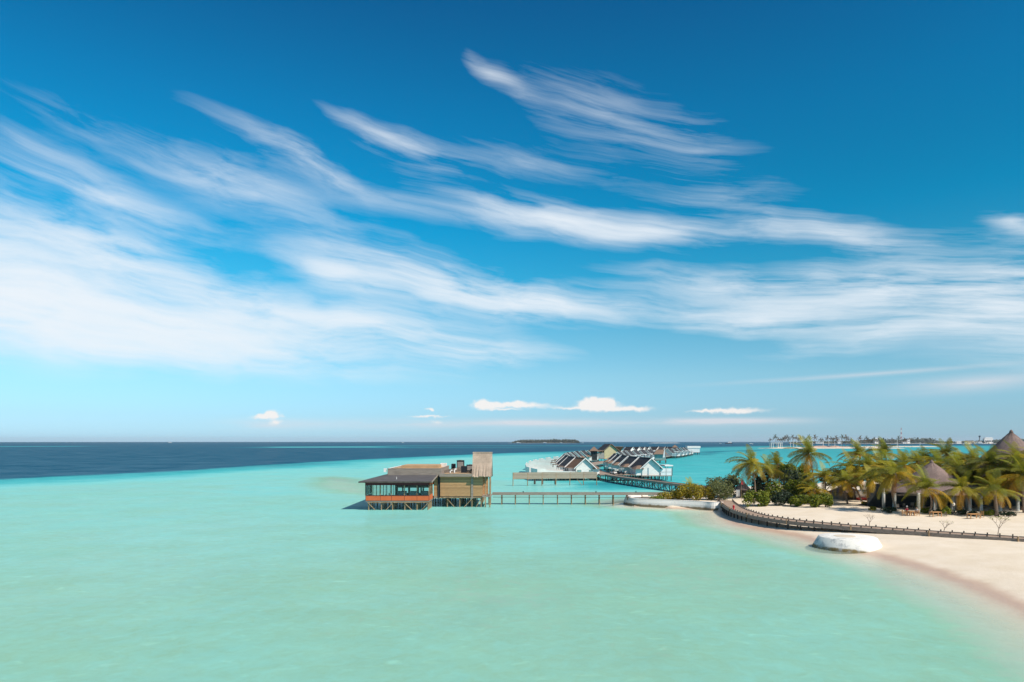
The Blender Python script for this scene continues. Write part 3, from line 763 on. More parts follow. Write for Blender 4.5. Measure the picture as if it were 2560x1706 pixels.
for x in ((1605 - 1280) / F * PY, 30.2): MB().tube([(x, .1, .6), (x, .1, 1.94)], .1, 7).build('post', 'post_wood', pier)
MB().tube([(-3.9, -.06, 1.55), (31.0, -.06, 1.5)], .045, 6).build('pipe', 'dark_post', pier)
for p in (1308, 1490, 1590):
    x = (p - 1280) / F * PY
    lm = MB().lathe([(.07, 0), (.06, .22), (.14, .24), (.12, .34), (.02, .38)], 8, (x, .06, 2.40)).build('lamp', 'dark_metal', pier)

# ------------------------------------------------------------------ retaining wall of the spit
rw = thing('retaining_wall', (0, 0, 0), 0, 'curved whitewashed concrete wall holding the planted spit', 'wall')
bp_ = [P(1806, 1275, 0), P(1785, 1275.5, 0), P(1760, 1273.5, 0), P(1696, 1270, 0), P(1650, 1268, 0), P(1611, 1266, 0), P(1588, 1264.4, 0), P(1577, 1262.5, 0)]
bp_ = [Vector((p.x, p.y, 0)) for p in bp_] + [Vector((24.0, 142.3, 0)), Vector((25.4, 145, 0)), Vector((29, 149, 0))]
def spline(pts, n=6):
    out = []
    q = [pts[0]] + list(pts) + [pts[-1]]
    for i in range(1, len(q) - 2):
        for k in range(n):
            t = k / n; a, b, c, d = q[i - 1], q[i], q[i + 1], q[i + 2]
            out.append(.5 * ((2 * b) + (c - a) * t + (2 * a - 5 * b + 4 * c - d) * t * t + (3 * b - a - 3 * c + d) * t ** 3))
    out.append(Vector(q[-2])); return out
def sweep(path, prof, mb=None, closed_prof=True):
    """profile (offset to the left of travel, z) swept along a ground path"""
    mb = mb or MB(); vs, fs = [], []; n = len(prof)
    for i, p in enumerate(path):
        d = (path[min(i + 1, len(path) - 1)] - path[max(i - 1, 0)]); d.z = 0; d.normalize()
        nn = Vector((-d.y, d.x, 0))
        for (o, z) in prof: vs.append(Vector((p.x, p.y, p.z)) + nn * o + Vector((0, 0, z)))
    for i in range(len(path) - 1):
        for k in range(n):
            k2 = (k + 1) % n
            fs.append((i * n + k, i * n + k2, (i + 1) * n + k2, (i + 1) * n + k))
    fs.append(tuple(range(n))); fs.append(tuple((len(path) - 1) * n + k for k in range(n - 1, -1, -1)))
    return mb.add(vs, fs)
wp = spline(bp_, 6)
for p in wp[:8]: p.z = -.0
m, t, out = newmat('whitewash'); b = principled(t, out, 0.85, 0.2)
geo = t.n.new('ShaderNodeNewGeometry'); s_ = t.n.new('ShaderNodeSeparateXYZ'); t.l.new(geo.outputs['Position'], s_.inputs[0])
nz = t.noise(geo.outputs['Position'], 0.9, 6.0, 0.65)
hh = t.m('ADD', s_.outputs[2], t.m('MULTIPLY', t.m('SUBTRACT', nz, 0.5), 0.7))
cl = t.mix(t.mapr(hh, 0.22, 0.58), (0.22, 0.17, 0.10, 1), (0.78, 0.75, 0.69, 1))
cl = t.mix(t.mapr(nz, 0.56, 0.72, 0.0, 0.32), cl, (0.42, 0.40, 0.38, 1))
t.l.new(cl, b.inputs['Base Color']); bump(t, b, nz, 0.4, 0.08)
sweep(wp, [(.6, -1.0), (.95, -1.0), (.6, .80), (.35, 1.38), (-.75, 1.42), (-1.1, -1.0)]).build('wall', 'whitewash', rw)
cp = sweep(wp, [(.34, 1.40), (.34, 1.50), (-.4, 1.50), (-.4, 1.40)]).build('coping', 'white_render', rw)

# ------------------------------------------------------------------ villas on stilts
def windowpart(parent, x0, x1, z0, z1, y):
    w = MB(); f = .1
    w.box(x0, x1, y - .05, y + .0, z1 - f, z1); w.box(x0, x0 + f, y - .05, y, z0, z1 - f); w.box(x1 - f, x1, y - .05, y, z0, z1 - f)
    o = w.build('window', 'grey_render', parent)
    MB().box(x0 + f, x1 - f, y - .03, y - .005, z0, z1 - f).build('pane', 'teal_wall', o)
def villa_proto(kind, roofmat, near):
    """local: ridge along y, near gable at -y; boardwalk side -s, sea side +s"""
    s = 1 if kind == 'R' else -1
    root = thing('water_villa', (0, 0, 0))
    hw, hl, zf, ze, zr = 2.95, 4.3, 1.8, 4.55, 7.25
    MB().box(-3.3, 3.3, -4.7, 4.7, 1.5, zf).build('floor', 'grey_wood', root)
    MB().prism([(-hw, zf), (hw, zf), (hw, ze), (0, zr - .15), (-hw, ze)], -hl, hl).build('wall', 'shiplap', root)
    for sx in (-1, 1):
        q = [(0, -4.78, zr + .16), (sx * 3.75, -4.78, 3.98), (sx * 3.75, 4.9, 3.98), (0, 4.9, zr + .16)]
        r_ = MB().slab(q, .17).build('roof', roofmat, root)
        for y in (-4.84, 4.96):
            MB().bar((0, y, zr + .12), (sx * 3.82, y, 3.92), .10, .26).build('bargeboard', 'white_paint', r_)
        MB().box(sx * 3.78 - .05, sx * 3.78 + .05, -4.78, 4.9, 3.72, 3.93).build('gutter', 'white_paint', r_)
    MB().bar((0, -4.8, zr + .2), (0, 4.9, zr + .2), .3, .1).build('ridge_cap', roofmat, root)
    # porch bay towards the boardwalk
    b0, b1 = -s * hw, -s * 5.0
    lo, hi = min(b0, b1), max(b0, b1)
    MB().box(lo, hi, -4.1, -1.2, zf, 4.0).build('porch_wall', 'shiplap', root)
    xo, xi = -s * 5.4, -s * 2.4
    v = [(xo, -4.7, 3.9), (xo, -.6, 3.9), (xi, -.6, 3.9), (xi, -4.7, 3.9), (-s * 4.1, -3.2, 4.85), (-s * 4.1, -2.1, 4.85), (xi, -2.1, 5.0), (xi, -3.2, 5.0)]
    MB().add(v, [(0, 1, 5, 4), (0, 4, 7, 3), (1, 2, 6, 5), (4, 5, 6, 7), (0, 3, 2, 1), (3, 7, 6, 2)]).build('porch_roof', 'tan_roof', root)
    MB().box(min(-s * 5.05, -s * 5.5), max(-s * 5.05, -s * 5.5), -1.1, -.9, 1.5, 3.9).build('porch_post', 'white_paint', root)
    if kind == 'R':
        MB().box(2.96, 7.0, -4.5, 4.4, 1.5, 1.74).build('terrace', 'grey_wood', root)
        pn = MB().box(3.05, 6.85, -4.48, -4.40, 1.76, 4.05).build('privacy_panel', 'shade_panel', root)
        for x in (3.1, 4.95, 6.85): MB().box(x - .04, x + .04, -4.53, -4.485, 1.76, 4.05).build('panel_frame', 'grey_render', pn)
        MB().box(3.05, 6.85, -4.52, -4.484, 2.86, 2.94).build('panel_frame', 'grey_render', pn)
        MB().box(4.6, 7.3, -4.4, -.8, 4.75, 5.12).build('canopy', 'white_paint', root)
        for (x, y) in ((4.8, -4.2), (7.1, -4.2), (7.1, -1.0), (4.8, -1.0)): MB().box(x - .06, x + .06, y - .06, y + .06, 1.75, 4.75).build('canopy_post', 'dark_post', root)
        MB().box(3.2, 6.9, -2.5, 4.2, 1.76, 2.3).build('plunge_pool', 'white_render', root)
        MB().box(6.88, 6.96, -.7, 4.3, 1.76, 2.9).build('rail', 'shade_panel', root)
    else:
        MB().box(-16.0, -2.96, -4.5, 4.4, 1.5, 1.74).build('terrace', 'white_render', root)
        MB().prism([(-16, 1.2), (-3.3, 1.2), (-3.3, 3.0), (-8.5, 3.2), (-13, 3.5), (-13, 4.0), (-16, 4.1)], -4.62, -4.505).build('privacy_wall', 'white_render', root)
        MB().box(-16.0, -15.7, -4.5, 4.3, 1.75, 3.9).build('pool_wall', 'white_render', root)
        MB().box(-15.6, -7.0, -3.5, 4.0, 1.75, 2.6).build('plunge_pool', 'white_render', root)
        MB().box(-5.9, -3.85, -4.3, -1.2, 4.05, 4.25).build('canopy', 'tan_roof', root)
        for (x, y) in ((-5.7, -4.1), (-5.7, -1.4), (-3.95, -4.1)): MB().box(x - .07, x + .07, y - .07, y + .07, 1.75, 4.05).build('canopy_post', 'dark_post', root)
    if near:
        if kind == 'R':
            MB().box(-1.15, -.75, -hl - .06, -hl - .005, 1.85, 4.3).build('door', 'cushion_grey', root)
        else:
            windowpart(root, -2.6, -1.2, 1.85, 3.55, -hl - .004)
            windowpart(root, 1.4, 2.6, 1.85, 3.55, -hl - .004)
    xs_ = ([-4.6, -2.7, 0, 2.7, 4.9, 6.7] if kind == 'R' else [4.6, 2.7, 0, -2.7, -6.5, -10.6, -15.4])
    pts = [(x, y, -3.2, 1.5) for x in xs_ for y in (-4.3, -1.4, 1.5, 4.2)]
    posts(root, pts, .12, 'dark_post')
    return root
VILLAS = {}
def villa(kind, roofmat, near, p, th, label, group, scale=1.0):
    k = (kind, roofmat, near)
    if k not in VILLAS:
        o = VILLAS[k] = villa_proto(kind, roofmat, near)
        KIDS[o.name] = list(o.children)
        for c in o.children: KIDS[c.name] = list(c.children)
        first = True
    else:
        o = copy_tree(VILLAS[k]); first = False
    o.location = (p[0], p[1], 0); o.rotation_euler = (0, 0, -th); o.scale = (1.0, scale, 1.0)
    tag(o, label, 'villa', group)
    return o
def ridge_at(px, py, z=7.35):
    d = (H - z) * F / (py - EYE); return Vector(((px - 1280) / F * d, d, 0))
def row(pts, names, kind, mats, group, nearset=(), turn=None):
    ps = [ridge_at(*p) for p in pts]
    for i, p in enumerate(ps):
        a, b = ps[max(i - 1, 0)], ps[min(i + 1, len(ps) - 1)]
        th = math.atan2(b.x - a.x, b.y - a.y)
        if turn is not None: th = turn[i]
        mat = mats[i % len(mats)]
        gap = min((ps[i + 1] - p).length if i + 1 < len(ps) else 99, (p - ps[i - 1]).length if i and i + 1 == len(ps) else 99)
        k = max(.86, min(1.45, gap / 10.6)) if turn is None else 1.0
        q = p + Vector((math.sin(th), math.cos(th), 0)) * 5.0 * k   # pixel is the near gable tip
        villa(kind, mat, i in nearset, q, th, names[i], group, k)
LROW = [(1464, 1146.2), (1438.6, 1143.8), (1422, 1140.6), (1413, 1137.8), (1411, 1134.7), (1416, 1132.8), (1425, 1131.0), (1436.6, 1129.2), (1451.5, 1127.8), (1469, 1126.5)]
lnames = ['brown-roofed white villa nearest the timber screen fence'] + ['slate-roofed white villa, %s behind the brown-roofed one in the left row' % nth(i) for i in range(9)]
row(LROW, lnames, 'L', ['brown_roof'] + ['slate_roof'] * 9, 'stilt villas in the left-hand row', (0, 1))
RROW = [(1630, 1146.5), (1597, 1143.6), (1570.4, 1140.6), (1553, 1137.8), (1542.5, 1135.6)]
rnames = ['white gabled villa at the near end of the right row above the braced jetty'] + ['dark-roofed white villa, %s behind the near end of the right row' % nth(i) for i in range(4)]
row(RROW, rnames, 'R', ['slate_roof'], 'stilt villas in the right-hand row', (0, 1, 2))
MROW = [(1543, 1130.6), (1554, 1129.2), (1566, 1128.0), (1581, 1126.9), (1598, 1125.8), (1616, 1124.9)]
row(MROW, ['dark roof with pale verge, %s along the curve behind the right row' % nth(i) for i in range(6)], 'R', ['slate_roof'], 'stilt villas on the bend of the jetty')
NROW = [(1668, 1121.9), (1681, 1121.2), (1691, 1120.5), (1701, 1119.7), (1708, 1119.2)]
row(NROW, ['villa with white pool panels, %s right of the brown hip roof' % nth(i) for i in range(5)], 'R', ['slate_roof'], 'stilt villas past the brown hip roof')
TROW = [(1583, 1118.0), (1599.5, 1117.9), (1613, 1117.8), (1624, 1117.8), (1647, 1117.4), (1663.6, 1117.5), (1677, 1117.6), (1690, 1117.9)]
row(TROW, ['tiny far villa roof, %s from left along the skyline row' % nth(i) for i in range(8)], 'L', ['slate_roof', 'slate_roof', 'grey_shingle'], 'farthest skyline row of stilt villas', turn=[R(-35)] * 8)

def hip_building(name, label, cat, p, th, w, l, zf, ze, zr, roofmat, wallmat, stilts=True, ridge=0.3):
    o = thing(name, (p[0], p[1], 0), -th, label, cat)
    MB().box(-w / 2, w / 2, -l / 2, l / 2, zf - .3, zf).build('floor', 'grey_wood', o)
    if wallmat: MB().box(-w / 2 + .5, w / 2 - .5, -l / 2 + .5, l / 2 - .5, zf, ze + .1).build('wall', wallmat, o)
    W2, L2, k = w / 2 + .5, l / 2 + .5, ridge * w / 2
    v = [(-W2, -L2, ze), (W2, -L2, ze), (W2, L2, ze), (-W2, L2, ze), (-k, 0, zr), (k, 0, zr)]
    MB().add(v, [(0, 1, 5, 4), (2, 3, 4, 5), (1, 2, 5), (3, 0, 4), (3, 2, 1, 0)]).build('roof', roofmat, o)
    MB().tube([(-k, 0, zr), (k, 0, zr)] if k > .05 else [(-.2, 0, zr), (.2, 0, zr)], .12, 6).build('ridge_cap', roofmat, o)
    pts = [(x, y, -3.0, zf - .3) for x in (-w / 2 + .3, 0, w / 2 - .3) for y in (-l / 2 + .3, 0, l / 2 - .3)]
    if not wallmat: pts += [(x, y, zf, ze) for x in (-w / 2 + .3, w / 2 - .3) for y in (-l / 2 + .3, l / 2 - .3)]
    posts(o, pts, .14, 'dark_post')
    return o
# spa building with the cream gable, gazebo, hip roof, white block
sp_ = D(1523, 1110.5, 430)
spa = thing('spa_house', (sp_.x, sp_.y + 6, 0), R(-12) * -1, 'tall house with cream gable on the skyline behind the left villas', 'house')
MB().box(-5, 5, -6, 6, 1.6, 1.9).build('floor', 'grey_wood', spa)
MB().prism([(-4.4, 1.9), (4.4, 1.9), (4.4, 7.2), (0, 10.7), (-4.4, 7.2)], -5.6, 5.6).build('wall', 'cream_wall', spa)
for sx in (-1, 1):
    r_ = MB().slab([(0, -6.4, 11.2), (sx * 6.2, -6.4, 6.3), (sx * 6.2, 6.4, 6.3), (0, 6.4, 11.2)], .2).build('roof', 'tan_roof' if sx > 0 else 'slate_roof', spa)
    MB().bar((0, -6.47, 11.12), (sx * 6.25, -6.47, 6.2), .12, .35).build('bargeboard', 'tan_roof', r_)
MB().slab([(4, -3, 9.6), (10, -2, 9.4), (10.5, 5, 6.2), (4, 5, 6.2)], .2).build('wing_roof', 'tan_roof', spa)
MB().box(4.45, 9.8, -1.5, 4.5, 1.9, 6.2).build('wing_wall', 'cream_wall', spa)
MB().slab([(-5, -6.5, 7.2), (-11, -6.5, 6.0), (-11, 2, 6.0), (-5, 2, 7.2)], .2).build('wing_roof', 'tan_roof', spa)
MB().box(-10.3, -4.45, -5.5, 1.5, 1.9, 5.7).build('wing_wall', 'grey_render', spa)
posts(spa, [(x, y, -3, 1.6) for x in (-4.5, 0, 4.5) for y in (-5.5, 0, 5.5)], .15, 'dark_post')
gp = D(1485, 1118, 400); hip_building('gazebo', 'small brown pyramid-roofed gazebo left of the cream gable', 'gazebo', gp, R(5), 4.6, 4.6, 1.9, 7.2, 9.6, 'tan_roof', 'interior_dark', ridge=.12)
gp = XD(1650, 405); hip_building('reception_hall', 'brown hip-roofed hall with teal wall midway along the far jetty', 'hall', gp, R(8), 7.2, 6.5, 1.9, 5.2, 7.8, 'tan_roof', 'teal_wall', ridge=.55)
gp = XD(1687, 600); hip_building('gazebo', 'tiny brown pyramid roof just left of the white block', 'gazebo', gp, R(5), 4.5, 4.5, 2.0, 7.3, 9.6, 'tan_roof', 'interior_dark', ridge=.1)
wb = XD(1732.5, 650)
o = thing('pool_suite', (wb.x, wb.y, 0), 0, 'white flat-roofed block on stilts at the far right end', 'suite')
MB().box(-5.6, 5.6, -3, 3, 2.2, 6.2).build('wall', 'shade_panel', o); MB().box(-6.2, 6.2, -3.4, 3.4, 6.2, 8.2).build('roof', 'white_paint', o); MB().box(-5.9, 5.9, -3.2, 3.2, 1.9, 2.2).build('floor', 'dark_post', o)
posts(o, [(x, y, -3, 1.9) for x in (-5, -2.2, .6, 3.2, 5.2) for y in (-2.8, 2.8)], .2, 'dark_post')

# timber screen fence on stilts in front of the left row
FY = 22178.0 / (1215 - EYE)
fn = thing('screen_fence', (0, FY, 0), 0, 'long weathered timber screen on stilts in front of the brown-roofed villa', 'fence')
fxs = [(p - 1280) / F * FY for p in (1282.5, 1319, 1355, 1390.5, 1426, 1461, 1495)]
for i in range(6):
    p = MB().box(fxs[i] + .03, fxs[i + 1] - .03, i * .55 + .0, i * .55 + .1, 2.02 - .03 * (i % 2), 3.86 + .03 * (i % 3)).build('panel', 'fence_boards', fn)
for i, x in enumerate(fxs):
    MB().tube([(x, i * .55 - .1, -2.5), (x, i * .55 - .1, 3.8)], .12, 7).build('post', 'post_wood', fn)
MB().bar((fxs[0], -.06, 1.95), (fxs[2], 1.0, 1.95), .12).build('rail', 'post_wood', fn)
MB().bar((fxs[4] + 2.2, 2.5, 1.8), (fxs[5] - .1, 2.75, -.4), .14).build('brace', 'post_wood', fn)
for x in (fxs[1] + 2.3, fxs[2] + .4, fxs[3] + .2):
    MB().tube([(x, 7, -2.5), (x, 7, 1.9)], .3, 8).build('pile', 'dark_post', fn)

# braced jetty and the boardwalk between the rows
def path_deck(name, label, cat, path, width, z, mat='deck_boards', brace=True, step=3.0, zb=-2.5, postmat='dark_post'):
    o = thing(name, (path[0].x, path[0].y, 0), 0, label, cat)
    off = Vector((path[0].x, path[0].y, 0)); loc = [p - off for p in path]
    hw = width / 2
    sweep(loc, [(-hw, z - .14), (-hw, z), (hw, z), (hw, z - .14)]).build('deck', mat, o)
    for s in (-1, 1):
        sweep(loc, [(s * hw, z - .42), (s * hw, z + .16), (s * (hw + .12), z + .16), (s * (hw + .12), z - .42)]).build('edge_beam', 'grey_wood', o)
    # resample for the bents
    acc = [0]
    for i in range(1, len(loc)): acc.append(acc[-1] + (loc[i] - loc[i - 1]).length)
    n = max(2, int(acc[-1] / step)); bents = []
    for k in range(n + 1):
        s = acc[-1] * k / n; i = max(1, next((i for i, a in enumerate(acc) if a >= s - 1e-6), len(acc) - 1))
        t_ = (s - acc[i - 1]) / (acc[i] - acc[i - 1]); p = loc[i - 1].lerp(loc[i], t_)
        d = (loc[i] - loc[i - 1]).normalized(); bents.append((p, Vector((-d.y, d.x, 0))))
    pm = MB().tube([(0, 0, zb), (0, 0, z - .42)], .12, 7).mesh('post', postmat)
    for k, (p, nn) in enumerate(bents):
        for s in (-1, 1):
            q = p + nn * s * (hw - .05); link('post', pm, o, (q.x, q.y, 0))
        MB().bar(p - nn * (hw + .2) + Vector((0, 0, z - .5)), p + nn * (hw + .2) + Vector((0, 0, z - .5)), .14).build('cross_beam', postmat, o)
        if brace and k < len(bents) - 1:
            p2, n2 = bents[k + 1]
            for s in (-1, 1):
                a, b = p + nn * s * hw, p2 + n2 * s * hw
                if (k + (s > 0)) % 2: a, b = b, a
                MB().bar(a + Vector((0, 0, z - .6)), b + Vector((0, 0, -.2)), .11).build('brace', postmat, o)
    return o
jp = spline([Vector((50, 160, 0)), Vector((45, 166, 0)), Vector((40.5, 181, 0)), Vector((36.3, 196, 0)), Vector((32.6, 213, 0)), Vector((31.5, 222, 0))], 5)
path_deck('jetty', 'cross-braced timber jetty running from the spit to the villas', 'jetty', jp, 2.4, 2.05)
bw = spline([Vector((31.2, 222.5, 0)), Vector((30, 240, 0)), Vector((30, 265, 0)), Vector((32.5, 295, 0)), Vector((38, 325, 0)), Vector((48, 358, 0)), Vector((62, 392, 0)), Vector((82, 430, 0)), Vector((105, 480, 0)), Vector((125, 540, 0)), Vector((140, 610, 0)), Vector((170, 648, 0))], 4)
path_deck('boardwalk', 'wide timber boardwalk running back between the two villa rows', 'boardwalk', bw, 5.0, 2.06, brace=False, step=5.0)
# carts and luggage standing on the boardwalk near the villas
def cart(p, rz, label, body):
    o = thing('buggy', p, rz, label, 'buggy', 'buggies parked among the villas')
    MB().box(-.6, .6, -1.1, 1.1, .3, .75).build('body', body, o)
    MB().box(-.6, .6, -.9, .7, 1.75, 1.82).build('roof', 'white_paint', o)
    MB().box(-.5, .5, -.1, .1, .75, 1.25).build('seat', 'dark_cloth', o)
    for sx in (-.55, .55):
        for y in (-.75, .75):
            MB().tube([(sx - .08, y, .24), (sx + .08, y, .24)], .24, 12).build('wheel', 'dark_metal', o)
            MB().box(sx - .03, sx + .03, y * 1.1 - .03, y * 1.1 + .03, .75, 1.75).build('roof_post', 'dark_post', o)
cart((33.6, 226, 2.07), .5, 'white buggy parked at the mouth of the villa boardwalk', 'white_paint')
cart((35.8, 223.6, 2.07), 1.2, 'dark buggy beside the near right-row villas', 'dark_metal')
o = thing('landing', (36.6, 224, 0), 0, 'small timber landing joining the jetty to the right-row villas', 'landing')
MB().box(-3.4, 3.4, -3, 4, 1.82, 2.04).build('deck', 'deck_boards', o)
posts(o, [(x, y, -2.5, 1.82) for x in (-3, 0, 3) for y in (-2.7, 3.6)], .12, 'dark_post')
# thin pole with pennant over the lagoon
fp = XD(1663, 250)
o = thing('flagpole', (fp.x, fp.y, 0), 0, 'thin pole with a pale pennant rising beside the near right villa', 'flagpole')
MB().tube([(0, 0, -3), (0, 0, 10.5)], .07, 6).build('pole', 'grey_wood', o)
MB().add([(0, 0, 10.4), (-.2, .02, 10.4), (-.9, .1, 6.9), (-.1, 0, 7.0), (0, .05, 10.4), (-.2, .07, 10.4), (-.9, .15, 6.9), (-.1, .05, 7.0)], [(0, 1, 2, 3), (7, 6, 5, 4), (0, 4, 5, 1), (1, 5, 6, 2), (2, 6, 7, 3), (3, 7, 4, 0)]).build('pennant', 'shade_panel', o)

# ------------------------------------------------------------------ beach walkway
ZW = 1.42
near = [(1797, 1251), (1801, 1257), (1815, 1268), (1832, 1276), (1866, 1287), (1900, 1294), (1960, 1303), (2049, 1312), (2127, 1319), (2260, 1329), (2406, 1339.5), (2560, 1350), (2760, 1364)]
nw = [P(a, b, ZW) for a, b in near]
nw = spline([Vector((p.x, p.y, 0)) for p in nw], 5)
WID = 2.5
wk = thing('beach_walkway', (0, 0, 0), 0, 'curving brown timber walkway on short posts along the beach', 'walkway')
m, t, out = newmat('walk_boards'); b = principled(t, out, 0.8, 0.2)
nz = t.noise(objco(t), 0.7, 6.0, 0.65); nz2 = t.noise(objco(t), 9.0, 3.0, 0.6)
t.l.new(t.mix(t.mapr(t.m('ADD', t.m('MULTIPLY', nz, .5), t.m('MULTIPLY', nz2, .5)), 0.35, 0.65), (0.27, 0.185, 0.13, 1), (0.41, 0.30, 0.22, 1)), b.inputs['Base Color']); bump(t, b, nz2, 0.4, 0.03)
sweep(nw, [(0.0, ZW - .12), (0.0, ZW), (WID, ZW), (WID, ZW - .12)]).build('deck', 'walk_boards', wk)
sweep(nw, [(-.10, ZW - .42), (-.10, ZW + .10), (-.005, ZW + .10), (-.005, ZW - .42)]).build('side_beam', 'grey_wood', wk)
sweep(nw, [(WID + .005, ZW - .42), (WID + .005, ZW + .10), (WID + .10, ZW + .10), (WID + .10, ZW - .42)]).build('side_beam', 'grey_wood', wk)
def resample(path, step):
    acc = [0]
    for i in range(1, len(path)): acc.append(acc[-1] + (path[i] - path[i - 1]).length)
    out = []; s = 0
    while s < acc[-1]:
        i = next(i for i, a in enumerate(acc) if a > s); d = path[i] - path[i - 1]
        out.append((path[i - 1] + d * ((s - acc[i - 1]) / (acc[i] - acc[i - 1])), d.normalized())); s += step
    return out
pm = MB().tube([(0, 0, -1.6), (0, 0, ZW - .1)], .12, 7).mesh('post', 'dark_post')
for p, d in resample(nw, 2.0):
    nn = Vector((-d.y, d.x, 0))
    for k in (0.12, WID - .1):
        q = p + nn * k
        if ground_z(q.x, q.y) < ZW - .35: link('post', pm, wk, (q.x, q.y, 0))
    MB().bar(p + nn * -.05 + Vector((0, 0, ZW - .3)), p + nn * (WID + .05) + Vector((0, 0, ZW - .3)), .14, .18).build('cross_beam', 'dark_post', wk)
bm_ = MB().box(-.07, .07, -.07, .07, .0, .20).mesh('kerb_block', 'dark_post')
for p, d in resample(nw, 1.25):
    nn = Vector((-d.y, d.x, 0))
    for k in (-.05, WID + .05):
        q = p + nn * k; o = link('kerb_block', bm_, wk, (q.x, q.y, ZW + .10)); o.rotation_euler = (0, 0, math.atan2(d.y, d.x))
for k, (p, d) in enumerate(resample(nw, 9.0)):
    nn = Vector((-d.y, d.x, 0)); q = p - nn * .18
    MB().lathe([(.09, -.35), (.09, .25), (.13, .27), (.10, .36), (.02, .38)], 8, (q.x, q.y, ZW + .02)).build('lamp', 'post_wood', wk)
rp_ = P(1834, 1274, ZW)
o = thing('marker_post', (rp_.x, rp_.y, ZW), 0, 'small red upright marker standing on the walkway', 'marker')
MB().lathe([(.20, 0), (.20, .05), (.14, .08), (.14, .55), (.17, .57), (.15, .68), (.02, .74)], 12).build('body', 'red_cloth', o, True)
MB().tube([(-.22, 0, .42), (.22, 0, .42)], .07, 8).build('outlet', 'red_cloth', o)

# round white concrete planter at the water's edge
pc = Vector((40.9, 83.2))
o = thing('concrete_ring', (pc.x, pc.y, 0), 0, "round whitewashed concrete base at the water's edge", 'concrete base')
pr = [(4.05, -.7), (3.95, .05), (3.85, .3), (3.25, 1.32), (3.15, 1.37), (2.0, 1.38), (1.2, 1.36), (.2, 1.36)]
m, t, out = newmat('ring_whitewash'); b = principled(t, out, 0.85, 0.2)
co = objco(t); s_ = t.n.new('ShaderNodeSeparateXYZ'); t.l.new(co, s_.inputs[0]); nz = t.noise(co, 1.1, 6.0, 0.7)
sea = t.mapr(t.m('ADD', s_.outputs[0], t.m('MULTIPLY', s_.outputs[1], 0.25)), -2.6, 0.8, 1.0, 0.0)  # left-side mask, carries the base grime and the painted shade
hh = t.m('SUBTRACT', t.m('ADD', s_.outputs[2], t.m('MULTIPLY', t.m('SUBTRACT', nz, 0.5), 0.5)), t.m('MULTIPLY', sea, 0.38))
cl = t.mix(t.mapr(hh, -.12, 0.10), (0.20, 0.145, 0.06, 1), (0.76, 0.73, 0.67, 1))
cl = t.mix(t.m('MULTIPLY', t.mapr(nz, 0.46, 0.62, 0.0, 0.75), sea), cl, (0.36, 0.37, 0.37, 1))  # streaky stain and the shade of the left side, painted together as grey
cl = t.mix(t.mapr(nz, 0.60, 0.75, 0.0, 0.2), cl, (0.5, 0.47, 0.43, 1))
t.l.new(cl, b.inputs['Base Color']); bump(t, b, nz, 0.5, 0.1)
MB().lathe(pr, 44).build('base', 'ring_whitewash', o, True)
MB().lathe([(1.25, 1.362), (1.2, 1.40), (.2, 1.41)], 20, (-.2, .3, 0)).build('sand_fill', 'far_sand', o)

# ------------------------------------------------------------------ palms
def frond_mesh(e0, e1, seed, hang=0.5, pairs=27, wid=0.30):
    """unit-length frond along +x: rachis bending from elevation e0 to e1, hanging leaflets"""
    rnd = random.Random(seed); mb = MB(); n = 14
    pts = [Vector((0, 0, 0))]; tw = rnd.uniform(-.25, .25)
    for i in range(n):
        t_ = (i + .5) / n; e = R(e0 + (e1 - e0) * t_ ** 0.9); y = tw * t_ * t_
        pts.append(pts[-1] + Vector((math.cos(e) * math.cos(y), math.cos(e) * math.sin(y), math.sin(e))) / n)
    mb.tube(pts, [.011 * (1 - .85 * i / n) for i in range(n + 1)], 4, False)
    for k in range(pairs):
        t_ = .10 + .90 * k / (pairs - 1); f = t_ * n; i = min(int(f), n - 1); p = pts[i].lerp(pts[i + 1], f - i)
        d = (pts[i + 1] - pts[i]).normalized(); side = d.cross(Vector((0, 0, 1)))
        side = side.normalized() if side.length > .05 else Vector((0, 1, 0)); up = side.cross(d).normalized()
        ln = wid * (math.sin(math.pi * min(1, .18 + .80 * t_)) ** .6) * rnd.uniform(.85, 1.1)
        for s in (-1, 1):
            dr = (side * s * .82 + d * .55 + up * .12).normalized()
            a = p; h = hang * rnd.uniform(.7, 1.3)
            m1 = a + dr * ln * .5 + Vector((0, 0, -h * ln * .16)); e_ = a + dr * ln * (1 - h * .25) + Vector((0, 0, -h * ln * .62))
            w = d * .0095
            mb.add([a - w, a + w, m1 + w, m1 - w], [(0, 1, 2, 3)]); mb.add([m1 - w, m1 + w, e_], [(0, 1, 2)])
    me = bpy.data.meshes.new('frond'); me.from_pydata(mb.v, [], mb.f); me.materials.append(MATS['frond']); me.update()
    return me
FR = {'up': [frond_mesh(82, 40, 1, .4, 26, .28), frond_mesh(72, 0, 2, .5, 26, .30)],
      'mid': [frond_mesh(55, -35, 3, .6), frond_mesh(48, -50, 4, .7), frond_mesh(40, -20, 5, .55)],
      'side': [frond_mesh(25, -60, 6, .85), frond_mesh(12, -70, 7, .9), frond_mesh(20, -45, 8, .8)],
      'low': [frond_mesh(-15, -80, 9, .9), frond_mesh(-5, -85, 10, .9)],
      'dead': [frond_mesh(-50, -88, 11, .4, 20, .17), frond_mesh(-65, -88, 12, .3, 20, .15)]}
FC = {'up': [(.24, .25, .015), (.32, .28, .016), (.15, .17, .015)], 'mid': [(.30, .255, .016), (.20, .20, .016), (.38, .29, .016), (.14, .15, .016)], 'side': [(.38, .28, .015), (.26, .225, .016), (.48, .30, .015), (.16, .16, .016)],
      'low': [(.40, .235, .018), (.50, .26, .018), (.26, .21, .02)], 'dead': [(.42, .19, .05), (.34, .18, .08), (.52, .24, .03)]}
TRUNKS = {}
